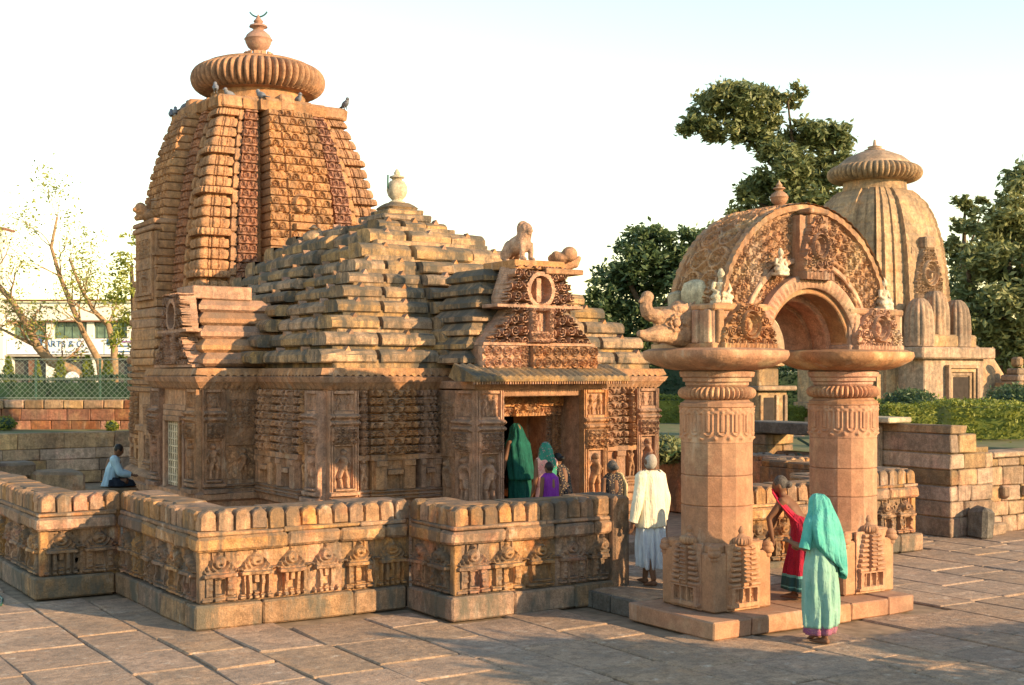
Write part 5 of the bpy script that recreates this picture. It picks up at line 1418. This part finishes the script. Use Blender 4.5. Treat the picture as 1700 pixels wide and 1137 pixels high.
tree('slim brownish green tree peeking beside the small temple spire', site(1592, D), limb(D, (1592, 680, .2), (1595, 560, .17), (1600, 420, .1), (1602, 340, .04)), [limb(D, (1600, 440, .08), (1620, 380, .04), (1632, 340, .02))],
     clumps_at([(1598, 335, 14), (1615, 345, 15), (1632, 330, 10), (1590, 372, 14), (1610, 380, 22), (1590, 410, 20), (1615, 430, 28), (1590, 470, 26), (1605, 520, 34), (1590, 570, 30), (1600, 620, 30)], D), 5200, .16, M_LEAFM, name='slim_tree')
# sparse tree on the street side
D = 47
bt = thing('sparse_tree', 'nearly bare tree with crooked pale limbs and few yellow leaves', 'tree', (*site(160, D), GZ - .1))
B0 = site(160, D)
def rel(p): return (p[0] - B0[0], p[1] - B0[1], p[2] - GZ + .1)
tips = []
def grow(p, v, r, L, lvl):
    pts = [np.array(p)]; v = np.array(v, float); n_ = 5
    for i in range(n_):
        v = v + rng.normal(0, .22, 3) + np.array([0, 0, .04]); v /= np.linalg.norm(v); pts.append(pts[-1] + v * L / n_)
    MB().tube(pts, list(np.linspace(r, r * .5, n_ + 1)), 5).build('twig' if lvl > 1 else 'limb', M_BARKP, bt, True)
    tips.append(pts[-1]); tips.append(pts[3])
    if lvl < 3:
        for i in (2, 3, 4, 5):
            if rng.random() < (.95 if lvl < 2 else .7): grow(pts[i], v + rng.normal(0, .75, 3), r * .45, L * .6, lvl + 1)
for ps in ([(150, 640, .17), (120, 615, .15), (85, 600, .14), (62, 575, .12), (45, 540, .1), (20, 500, .08), (-5, 470, .06)], [(172, 650, .12), (165, 600, .10), (140, 555, .08), (120, 510, .07), (100, 460, .06), (85, 410, .045), (95, 360, .03)], [(190, 660, .12), (190, 580, .10), (180, 540, .08), (155, 515, .06), (135, 480, .05), (115, 430, .03)], [(62, 575, .06), (30, 560, .04), (0, 545, .03)]):
    L_ = limb(D, *ps); MB().tube([rel(q) for q in L_], [q[3] * 1.35 for q in L_], 8).build('limb', M_BARKP, bt, True)
    for i in range(2, len(L_)):
        for _ in range(2): grow(rel(L_[i]), (rng.normal(0, .6), rng.normal(0, .5), rng.uniform(.3, 1)), L_[i][3] * .5, rng.uniform(.9, 1.7), 1)
tp_ = np.array(tips); tp_ = tp_[rng.integers(0, len(tp_), 3600)] + rng.normal(0, .2, (3600, 3))
V, F = leaves(tp_, .075); MB().add(V, F).build('crown', M_LEAFY, bt)
tree('leafy yellow green tree at the shaded tower edge', site(222, 44), limb(44, (226, 670, .12), (224, 560, .1), (218, 440, .06)), [], clumps_at([(215, 395, 14), (205, 430, 20), (215, 470, 24), (195, 500, 18), (215, 530, 26), (205, 570, 24), (190, 450, 10)], 44), 1500, .09, M_LEAFY, name='young_tree')
# clipped bushes and hedges
def bush(name, label, cat, loc, size, n, leaf, mat, rz=0, shape='ball', group=None, core=True):
    t = thing(name, label, cat, (loc[0], loc[1], loc[2]), rz, group)
    u = rng.normal(0, 1, (n, 3)); u /= np.linalg.norm(u, axis=1)[:, None]
    if shape == 'ball': P = u * np.abs(rng.normal(1, .10, n))[:, None] * np.array(size) / 2 + np.array([0, 0, size[2] / 2])
    elif shape == 'cone':
        z = rng.uniform(0, 1, n) ** .8; a = rng.uniform(0, 6.28, n); rr = (1 - z) ** .6 * (1 + .22 * np.sin(a * 5 + z * 9)) * rng.uniform(.7, 1.06, n)
        P = np.stack([rr * np.cos(a) * size[0] / 2, rr * np.sin(a) * size[1] / 2, z * size[2]], -1)
    else:
        P = rng.uniform(-.5, .5, (n, 3)); ax_ = rng.choice(3, n, p=[.08, .46, .46]); sg = np.where(rng.random(n) < .5, -.5, .5)
        P[np.arange(n), ax_] = np.where(ax_ == 2, .5, sg); P = P * np.array(size) + np.array([0, 0, size[2] / 2]) + rng.normal(0, .035, (n, 3))
        P[:, 2] += .06 * np.sin(P[:, 0] * 1.7 + loc[0]) * (P[:, 2] > size[2] * .7); P[:, 1] += .12 * np.sin(P[:, 0] * .9 + loc[1])
    V, F = leaves(P, leaf); MB().add(V, F).build('foliage', mat, t)
    if shape == 'ball': MB().ball((0, 0, size[2] / 2), np.array(size) * .43, 14).build('foliage_core', M_HEDGED, t, True)  # solid core put inside the leaves
    elif shape == 'box':
        n_ = max(4, int(size[0] / .4)); xs = np.linspace(-size[0] * .49, size[0] * .49, n_)
        b = MB(); P = np.array([[(x, sy * size[1] * .42 + .12 * math.sin(x * .9 + loc[1]), z) for (sy, z) in ((-1, 0), (-1, size[2] * .9), (1, size[2] * .9), (1, 0))] for x in xs]); b.grid(P, flip=False); b.f.append([[0, 1, 2, 3], [4 * n_ - 1, 4 * n_ - 2, 4 * n_ - 3, 4 * n_ - 4]]); b.build('foliage_core', mat, t)
    else: MB().lathe([(size[0] * .38, 0), (size[0] * .3, size[2] * .4), (size[0] * .12, size[2] * .8), (.01, size[2] * .93)], 12).build('foliage_core', M_HEDGED, t, True)
    return t
for px, w_, top, lab in ((14, 36, 592, 'conical clipped bush beside the red shop panel'), (62, 26, 600, 'slim conical bush in the row behind the wire fence'), (100, 40, 594, 'broad drooping bush next to the round sign'), (146, 42, 590, 'tall drooping bush on the tower side of the round sign'), (178, 40, 596, 'drooping bush closest to the shaded tower')):
    bush('clipped_bush', lab, 'bush', (*site(px, 45), GZ), (w_ / 2144 * 45, w_ / 2144 * 45, (620 - top) / 2144 * 45 + 1.6), 1500, .07, M_TOPI, shape='cone', group='bushes behind the wire fence')
bush('low_hedge', 'low dark green hedge along the laterite wall', 'hedge', (*site(110, 43.2), GZ), (6.4, .9, 1.45), 5200, .06, M_HEDGED, -YAW, 'box')
for px, d, w_, h_, lab in ((1511, 34, 1.35, .82, 'round dark green bush behind the gate lintel'), (1690, 33.5, 1.5, .95, 'round dark bush at the end of the yellow hedge')):
    bush('round_bush', lab, 'bush', (*site(px, d), GZ + .35), (w_, w_, h_), 2600, .055, M_LEAFD)
for px, d, L, h_, lab, m_ in ((1590, 31.0, 3.6, .62, 'yellow green clipped hedge winding before the small temple', M_HEDGE), (1668, 27.0, 2.6, .72, 'bright yellow topped hedge above the sunlit garden wall', M_HEDGE), (1480, 36, 3.4, .55, 'low yellow green hedge behind the round bush', M_HEDGE), (1105, 42, 3.0, .8, 'yellow green hedge seen past the hall corner', M_HEDGE), (1300, 40.5, 3.6, .6, 'yellow green hedge beyond the pillared shrine', M_HEDGE)):
    bush('clipped_hedge', lab, 'hedge', (*site(px, d), GZ + (.25 if px > 1400 else 0)), (L, 1.0, h_), int(L * 1500), .045, m_, -YAW, 'box')
bush('tall_hedge', 'tall dark hedge standing along the fence past the hall corner', 'hedge', (*site(1105, 45.5), GZ), (3.8, 1.0, 2.0), 5000, .07, M_HEDGED, -YAW, 'box')
bush('tall_hedge', 'tall dark hedge behind the yellow one beyond the pillared shrine', 'hedge', (*site(1310, 44.5), GZ), (4.4, 1.0, 1.75), 5000, .07, M_HEDGED, -YAW, 'box')
for px, py, s_, lab in ((10, 702, .5, 'tuft of green weeds on top of the far retaining wall'), (186, 706, .34, 'small leafy weed at the wall beside the tower')):
    x, y = site(px, 36.0); bush('weed', lab, 'plant', (x, y, GZ), (s_, s_, s_ * .8), 260, .05, M_HEDGE, shape='ball')
x, y = site(1102, 26.5); bush('reed_clump', 'clump of pale green shrub leaves behind the parapet by the hall', 'plant', (x, y, 1.0), (1.0, .8, .55), 700, .07, M_LEAFM)
# distant belt of trees closing the horizon
pts_ = []
for px in np.arange(-300, 2200, 26):
    d = rng.uniform(95, 125); h_ = rng.uniform(3.0, 5.5); x, y = site(px, d); pts_.append((x, y, GZ + h_ * .5, h_ * .62))
for px in np.arange(700, 1560, 30):
    d = rng.uniform(66, 80); h_ = rng.uniform(2.2, 3.6); x, y = site(px, d); pts_.append((x, y, GZ + h_ * .5, h_ * .6))
P = clump_points(pts_, 26000, 5); V, F = leaves(P, .32)
tag(MB().add(V, F).build('distant_woods', M_LEAFD), kind='stuff')
# unseen tree and hedge added behind the viewer to shade the paving
def shade_tree(label, x, y, clumps, n, leaf=.14):
    t = thing('shade_tree', label, 'tree', (x, y, GZ - .05))
    MB().tube([(0, 0, 0), (.1, .05, 1.2), (.05, -.1, 2.4)], [.2, .15, .08], 8).build('trunk', M_BARK, t, True)
    V, F = leaves(clump_points(clumps, n, 7), leaf); MB().add(V, F).build('crown', M_LEAFD, t)
shade_tree('unseen low tree put at the court edge to shade the paving', 11.6, 2.6, [(0, 0, 1.3, .9), (-.6, .1, 1.0, .8), (.6, 0, .9, .8), (0, 0, .5, .9), (-.9, 0, .4, .7), (1.0, 0, .4, .7)], 9000)
bush('shade_hedge', 'unseen clipped hedge added along the court edge to shade the paving', 'hedge', (14.9, 3.2, GZ), (3.2, .9, .75), 5000, .06, M_HEDGE, 0, 'box')

# ---------------------------------------------------------------- people
def loft(name, rings, mat, parent, n=64, thick=.006, seed=0):
    """draped cloth: rings (cx, cy, z, rx, ry, fold, count, shear_x, shear_y); folds wander with height"""
    rs = np.random.default_rng(seed); ph = rs.uniform(0, 6.28, 4)
    th = np.linspace(0, 2 * np.pi, n, endpoint=False)
    dense = []
    for a, b_ in zip(rings[:-1], rings[1:]):
        k = max(2, int(np.linalg.norm(np.array(a[:3]) - np.array(b_[:3])) / .022))
        for i in range(k): dense.append(np.array(a) * (1 - i / k) + np.array(b_) * (i / k))
    dense.append(np.array(rings[-1])); m = len(dense); P = np.empty((n, m, 3))
    for j, (cx, cy, z, rx, ry, fo, cnt, sx, sy) in enumerate(dense):
        c = round(rings[0][6])
        w = np.sin(c * th + ph[0] + 3.2 * z) * .55 + np.sin((c * 1.6 // 1) * th + ph[1] - 4.5 * z) * .3 + np.sin((c // 2 + 1) * th + ph[2] + 2 * z) * .4
        sc = 1 + 2.2 * fo * w
        x = rx * sc * np.cos(th); y = ry * sc * np.sin(th)
        P[:, j, 0] = cx + x; P[:, j, 1] = cy + y; P[:, j, 2] = z + sx * x + sy * y + .004 * w
    o = MB().grid(P, True).build(name, mat, parent, True)
    s = o.modifiers.new('thickness', 'SOLIDIFY'); s.thickness = thick; s.offset = 0
    return o
def hand(b, p, d, s=1.0, side=1):
    """palm, four bent fingers of unequal length and a thumb from the palm's side"""
    p = np.array(p); d = np.array(d, float); d /= np.linalg.norm(d); side_v = np.cross(d, (0, 1, 0.2)); side_v /= np.linalg.norm(side_v); nrm = np.cross(side_v, d)
    b.tube([p - d * .01 * s, p + d * .045 * s, p + d * .085 * s], [(.026 * s, .016 * s), (.038 * s, .016 * s), (.034 * s, .013 * s)], 8)
    for k, L in enumerate((.062, .075, .07, .055)):
        q = p + d * .082 * s + side_v * (k - 1.5) * .019 * s
        b.tube([q, q + d * L * .55 * s + nrm * .008 * s, q + d * L * .95 * s + nrm * .03 * s], [.0095 * s, .0088 * s, .0075 * s], 6)
    q = p + d * .02 * s - side_v * .03 * s * side
    b.tube([q, q + d * .035 * s - side_v * .028 * s * side, q + d * .066 * s - side_v * .03 * s * side + nrm * .012], [.012 * s, .011 * s, .009 * s], 6)
def person(label, loc, rz, H=1.6, lean=0., neck=0., arms=None, feet=None, voxel=.0125, head_turn=0., sit=None, mat=M_SKIN):
    """whole body as one surface; arms: for each side elbow and wrist offsets from the shoulder; feet: ankle positions"""
    t = thing('person', label, 'person', loc, rz)
    b = MB(); k = H / 1.6
    ph = np.array([0, 0, (.86 if sit is None else sit + .10) * (k if sit is None else 1)])
    up = np.array([0, math.sin(lean), math.cos(lean)]); fw = np.array([0, math.cos(lean), -math.sin(lean)])
    ch = ph + up * .30 * k; nk = ph + up * .50 * k; un = np.array([0, math.sin(lean * .7 + neck), math.cos(lean * .7 + neck)]); hd = nk + un * .135 * k
    b.tube([ph - up * .06 * k, ph + up * .02, ph + up * .16 * k, ch, ph + up * .43 * k, nk], [(.13 * k, .10 * k), (.15 * k, .11 * k), (.12 * k, .09 * k), (.145 * k, .10 * k), (.13 * k, .075 * k), (.05 * k, .05 * k)], 16)
    b.tube([nk - up * .03, nk + un * .08 * k], [.05 * k, .048 * k], 10)
    b.ball(hd, (.074 * k, .090 * k, .108 * k), 18, rx=-(lean * .7 + neck)); f2 = np.array([0, math.cos(lean * .7 + neck), -math.sin(lean * .7 + neck)])
    b.ball(hd + f2 * .055 * k - un * .05 * k, (.05 * k, .04 * k, .045 * k)); b.ball(hd + f2 * .092 * k - un * .012 * k, (.014 * k, .02 * k, .022 * k)); b.ball(hd + f2 * .08 * k + un * .02 * k, (.05 * k, .016 * k, .012 * k)); b.ball(hd + f2 * .085 * k - un * .052 * k, (.022 * k, .012 * k, .009 * k))
    for s in (-1, 1):
        b.ball(hd + np.array([s * .075 * k, 0, 0]) - un * .01, (.014 * k, .024 * k, .034 * k))
        sh = ph + up * .44 * k + np.array([s * .165 * k, 0, 0])
        el, wr = (arms or {}).get(s, ((s * .05, -.02, -.28), (s * .07, .05, -.53)))
        e = sh + np.array(el) * k; w = sh + np.array(wr) * k
        b.tube([ph + up * .43 * k + np.array([s * .09 * k, 0, 0]), sh, (sh + e) / 2, e, (e + w) / 2, w], [.055 * k, .056 * k, .045 * k, .038 * k, .036 * k, .026 * k], 10)
        hand(b, w, w - e, k, s)
        an = np.array((feet or {}).get(s, (s * .09, 0, .07))[:3]); hip = ph + np.array([s * .085 * k, 0, -.04]); kn = (hip + an) / 2 + np.array([0, .05 * k, .02])
        if sit is not None: kn = np.array([s * .2, .34, sit + .12]); an = np.array([s * .06, .36, sit + .03]) if not feet else an
        tip = (feet or {}).get(s, (0, 0, 0, 0)); pit = tip[3] if len(tip) > 3 else 0
        b.tube([hip, (hip * .6 + kn * .4), kn, kn * .6 + an * .4, an], [.085 * k, .075 * k, .055 * k, .052 * k, .036 * k], 10)
        heel = an + np.array([0, -.045, -.045 + .0]) ; toe = an + np.array([s * .02, .15 * math.cos(pit), -.05 - .15 * math.sin(pit)])
        b.tube([heel, an + np.array([0, .03, -.04]), toe * .7 + an * .3 + np.array([0, 0, -.01]), toe], [(.032, .028), (.038, .034), (.044, .022), (.03, .014)], 10)
        for q in range(5): b.ball(toe + np.array([(q - 2) * .016, .012 - abs(q - 1.5) * .006, 0]), (.009, .016, .01), 6)
    o = b.build('body', mat, t, True); remesh(o, voxel, 1)
    return t, dict(ph=ph, ch=ch, nk=nk, hd=hd, up=up, un=un, k=k, f2=f2)
def hair(t, J, mat, bun=None, bald=False):
    k = J['k']; b = MB(); c = J['hd'] - J['f2'] * .012 * k + J['un'] * .018 * k
    b.ball(c, (.082 * k, .092 * k, .104 * k), 18)
    if bun: b.ball(c - J['f2'] * .10 * k - J['un'] * .03 * k, (.05 * k, .045 * k, .045 * k), 12)
    o = b.build('hair', mat, t, True); remesh(o, .012, 1)
    if bald: o.scale = (.985, .985, .985)
    return o
def sleeve(t, J, s, el, wr, mat, r=(.085, .07, .06), full=True, frac=1.0, seed=1):
    k = J['k']; sh = J['ph'] + J['up'] * .44 * k + np.array([s * .165 * k, 0, 0]); e = sh + np.array(el) * k; w = sh + np.array(wr) * k
    pts = [sh + np.array([-s * .05, 0, .02]), sh, (sh + e) / 2, e] + ([(e + w) / 2, e + (w - e) * .95] if full else [])
    rr = [.075 * k, r[0] * k, (r[0] + r[1]) / 2 * k, r[1] * k] + ([(r[1] + r[2]) / 2 * k, r[2] * k] if full else [])
    P = [np.array(pts[0])]
    fine, fr = [], []
    for i in range(len(pts) - 1):
        for q in range(5): fine.append(pts[i] + (pts[i + 1] - pts[i]) * q / 5); fr.append((rr[i] + (rr[i + 1] - rr[i]) * q / 5) * (1 + .05 * math.sin(7 * q + i * 2)))
    fine.append(pts[-1]); fr.append(rr[-1])
    return MB().tube(fine, fr, 14, cap=False).build('sleeve', mat, t, True)

C_MINT = cloth('mint_cotton', (.27, .46, .38), (.20, .39, .32)); C_TEAL = cloth('teal_cotton', (.06, .34, .30), (.13, .43, .37))
C_HEM = cloth('purple_hem', (.22, .06, .15), (.30, .14, .2), (.45, .25, .15), 60)
C_RED = cloth('crimson_print', (.34, .012, .035), (.24, .008, .03), (.07, .01, .02), 70, border=[(0, .27, (.02, .075, .085)), (.27, .30, (.10, .30, .30)), (.15, .165, (.10, .28, .28))])
C_REDP = cloth('crimson_cotton', (.46, .02, .05), (.36, .012, .04)); C_WHITE = cloth('white_cotton', (.72, .68, .55), (.66, .62, .50)); C_DHOTI = cloth('bluish_white_dhoti', (.60, .66, .74), (.50, .56, .66))
C_GREEN = cloth('bottle_green_sari', (.006, .085, .06), (.004, .055, .042)); C_PINK = cloth('pink_print', (.72, .36, .30), (.64, .26, .24), (.8, .6, .5), 60); C_GRNP = cloth('green_pink_scarf', (.03, .18, .13), (.05, .22, .16), (.6, .18, .25), 38)
C_PURP = cloth('purple_shirt', (.20, .03, .30), (.15, .02, .24)); C_BLK = cloth('black_print', (.02, .018, .02), (.03, .025, .03), (.42, .30, .16), 46); C_BLUE = cloth('pale_blue_shirt', (.42, .58, .68), (.36, .52, .62)); C_NAVY = cloth('navy_cloth', (.012, .018, .03)); C_CREAM = cloth('cream_scarf', (.62, .50, .30))

# woman in teal climbing towards the arch
A = {-1: ((-.08, .02, -.26), (.02, .24, -.22)), 1: ((.05, .06, -.27), (-.04, .24, -.30))}
t, J = person('woman in a pale mint sari with a teal veil, walking up to the arch', (10.20, 9.66, 0), .22, 1.56, .06, .05, A, {-1: (-.07, -.10, .085, 0), 1: (.09, .10, .10, .5)})
z = 0
loft('skirt', [(0, .0, .19, .185, .17, .09, 9, .05, 0), (.0, .0, .38, .18, .175, .08, 9, .03, 0), (0, 0, .60, .185, .17, .065, 9, 0, 0), (0, 0, .80, .19, .165, .035, 9, 0, 0), (0, 0, .95, .165, .14, .02, 9, 0, 0), (0, .01, 1.06, .15, .115, .02, 9, 0, 0)], C_MINT, t, 96, seed=3)
loft('underskirt', [(-.01, .0, .115, .175, .16, .07, 9, .05, 0), (0, 0, .22, .175, .16, .07, 9, .05, 0)], C_HEM, t, 72, seed=3)
loft('veil', [(0, .03, 1.575, .012, .012, .0, 7, 0, 0), (0, .025, 1.565, .055, .06, .03, 7, 0, 0), (0, .015, 1.52, .09, .105, .04, 7, 0, 0), (0, .005, 1.45, .108, .122, .05, 7, 0, 0), (0, -.01, 1.38, .135, .13, .06, 7, 0, 0), (.0, -.015, 1.30, .195, .145, .06, 7, -.03, 0), (.01, -.02, 1.20, .225, .155, .07, 7, -.10, 0), (.02, -.03, 1.08, .235, .165, .075, 7, -.22, 0), (.035, -.035, .96, .23, .175, .08, 7, -.42, .05), (.055, -.04, .86, .205, .18, .09, 7, -.70, .1), (.07, -.05, .80, .16, .175, .10, 7, -.85, .12)], C_TEAL, t, 110, seed=5)
sleeve(t, J, -1, *A[-1], C_TEAL, (.07, .062, .05), full=False)
# bent woman in red stepping through the arch
A = {-1: ((-.04, .16, -.22), (-.03, .12, -.46)), 1: ((.05, .14, -.22), (.03, .22, -.42))}
t, J = person('bent elderly woman in a crimson sari stepping through the arch', (11.16, 10.80, .205), .62, 1.52, .62, -.25, A, {-1: (-.07, .12, .085, 0), 1: (.08, -.16, .12, .7)})
hair(t, J, M_HAIRG, bun=True)
loft('skirt', [(0, .0, .11, .235, .255, .07, 10, 0, .04), (0, 0, .40, .205, .22, .06, 10, 0, 0), (0, -.01, .62, .195, .19, .045, 10, 0, 0), (0, -.01, .80, .195, .17, .03, 10, 0, .1), (0, .05, .93, .175, .14, .02, 10, 0, .35), (0, .12, 1.02, .15, .115, .02, 10, 0, .5)], C_RED, t, 96, seed=8)
loft('sari_top', [(0, .05, .90, .172, .14, .03, 8, 0, .45), (-.01, .15, 1.02, .165, .125, .03, 8, .15, .6), (-.03, .22, 1.12, .168, .115, .035, 8, .25, .7), (-.06, .28, 1.19, .135, .10, .04, 8, .3, .8), (-.07, .31, 1.225, .08, .06, .05, 8, .3, .8)], C_REDP, t, 80, seed=9)
# man in white walking to the door
A = {-1: ((-.09, -.03, -.27), (-.13, .02, -.53)), 1: ((.09, -.02, -.27), (.12, .05, -.53))}
t, J = person('man in a long white shirt and pale dhoti walking to the hall', (10.26, 12.55, .205), .10, 1.66, .02, .03, A, {-1: (-.06, -.12, .085, .1), 1: (.05, .16, .08, 0)})
hair(t, J, M_HAIRW, bald=True); t.scale = (.92, .92, 1)
loft('shirt', [(0, 0, .74, .225, .19, .03, 8, .02, 0), (0, 0, .90, .215, .18, .025, 8, 0, 0), (0, 0, 1.08, .20, .16, .024, 8, 0, 0), (0, .01, 1.24, .21, .15, .03, 8, 0, 0), (0, .01, 1.345, .205, .14, .025, 8, 0, 0), (0, .012, 1.40, .155, .115, .02, 8, 0, 0), (0, .015, 1.44, .085, .085, .0, 8, 0, 0)], C_WHITE, t, 80, seed=12)
for s in (-1, 1): sleeve(t, J, s, *A[s], C_WHITE, (.085, .074, .062))
loft('dhoti', [(.0, .02, .24, .14, .17, .16, 11, .10, .12), (0, .01, .36, .17, .18, .13, 11, .06, .05), (0, 0, .55, .185, .17, .09, 11, 0, 0), (0, 0, .75, .185, .15, .05, 11, 0, 0), (0, 0, .90, .165, .125, .02, 11, 0, 0)], C_DHOTI, t, 110, seed=14)
# group at the doorway
def sari_woman(label, loc, rz, H, skirt, top, veil, lean=.1, seed=0, hairmat=None, bun=True, arms=None, body=None):
    t, J = person(label, loc, rz, H, lean, .1, arms, None, .016)
    k = J['k']; nk = J['nk']; hd = J['hd']; ph = J['ph']
    loft('skirt', [(0, 0, .05 * k, .20 * k, .19 * k, .07, 9, 0, 0), (0, 0, .5 * k, .19 * k, .175 * k, .05, 9, 0, 0), (0, 0, .8 * k, .18 * k, .155 * k, .03, 9, 0, 0), (0, .02, 1.0 * k, .155 * k, .12 * k, .02, 9, 0, 0)], skirt, t, 72, seed=seed)
    yy = lambda z: ph[1] + (z - ph[2]) * math.tan(lean)
    q = [(0, yy(z * k), z * k, rx * k, ry * k, .04, 8, 0, lean) for z, rx, ry in ((.90, .175, .14), (1.05, .175, .135), (1.2, .19, .13), (1.31, .19, .115), (1.37, .12, .085), (1.40, .07, .06))]
    if veil is None: loft('blouse_drape', q, top, t, 64, seed=seed + 1)
    else: loft('veil', [(0, yy(z * k) + dy, z * k, rx * k, ry * k, .06, 7, 0, 0) for z, rx, ry, dy in ((.72, .21, .18, -.04), (.9, .215, .17, -.03), (1.1, .215, .16, -.02), (1.28, .205, .145, 0), (1.36, .14, .13, .0), (1.44, .108, .122, .01), (1.53, .088, .10, .02), (1.585, .05, .055, .02), (1.60, .01, .01, .02))], veil, t, 80, seed=seed + 2)
    if hairmat: hair(t, J, hairmat, bun=bun)
    return t, J
sari_woman('woman in a dark green sari and veil entering the doorway', (10.66, 16.12, .60), .1, 1.50, C_GREEN, C_GREEN, C_GREEN, .10, 21, arms={-1: ((-.10, .0, -.27), (-.12, .04, -.52)), 1: ((.05, .1, -.25), (.03, .25, -.35))})
t, J = sari_woman('woman in a pink dress under a green flowered scarf at the steps', (10.62, 15.35, .40), .0, 1.46, C_PINK, C_PINK, None, .05, 31)
k = J['k']; loft('head_scarf', [(.02, .0, 1.10 * k, .17 * k, .13 * k, .05, 6, -.9, 0), (.02, .01, 1.28 * k, .16 * k, .13 * k, .05, 6, -.4, 0), (0, .02, 1.40 * k, .115 * k, .125 * k, .04, 6, 0, 0), (0, .03, 1.50 * k, .095 * k, .11 * k, .03, 6, 0, 0), (0, .035, 1.58 * k, .055 * k, .06 * k, .03, 6, 0, 0), (0, .035, 1.60 * k, .01, .01, 0, 6, 0, 0)], C_GRNP, t, 64, seed=33)
sari_woman('child in a purple shirt with cropped black hair at the steps', (10.40, 14.95, .405), .1, 1.19, C_NAVY, C_PURP, None, .05, 41, M_HAIRD, False)
sari_woman('woman wrapped in a dark patterned shawl facing the doorway', (10.86, 15.25, .405), .3, 1.30, C_BLK, C_BLK, None, .25, 51, M_HAIRD, True)
t, J = sari_woman('woman in a black top and cream scarf before the porch pier', (11.25, 14.6, .205), .0, 1.40, C_CREAM, C_BLK, None, .04, 61, M_HAIRG, True)
MB().tube([(.13, -.10, .80), (.17, -.06, 1.05), (.12, -.02, 1.2), (.05, .06, 1.22)], [(.05, .02), (.055, .02), (.05, .02), (.04, .02)], 8).build('scarf', C_CREAM, t, True)
# man seated by the tower
led = MB().box((0, 0, 0), (.9, .9, .56), .03, jit=.01).build('stone_ledge', S_MASON, None, loc=(7.45, 26.3, .28)); tag(led, 'rough stone ledge under the seated man by the tower', 'ledge')
A = {-1: ((-.04, .10, -.26), (.02, .30, -.32)), 1: ((.05, .12, -.26), (-.02, .30, -.30))}
t, J = person('man in a pale blue shirt seated with bowed head by the tower', (7.45, 26.3, .02), -1.9, 1.66, .22, .35, A, None, .016, sit=.55)
hair(t, J, M_HAIRD)
loft('shirt', [(0, .0, .56, .20, .17, .03, 8, 0, 0), (0, .03, .75, .19, .145, .03, 8, 0, .1), (0, .07, .95, .20, .135, .025, 8, 0, .2), (0, .10, 1.06, .18, .11, .02, 8, 0, .2), (0, .12, 1.12, .075, .06, 0, 8, 0, .2)], C_BLUE, t, 64, seed=71)
for s in (-1, 1): sleeve(t, J, s, *A[s], C_BLUE, (.085, .072, .06))
loft('trousers', [(0, .22, .565, .30, .30, .06, 7, 0, 0), (0, .20, .66, .27, .26, .06, 7, 0, 0), (0, .10, .74, .18, .16, .03, 7, 0, 0)], C_NAVY, t, 48, seed=72)
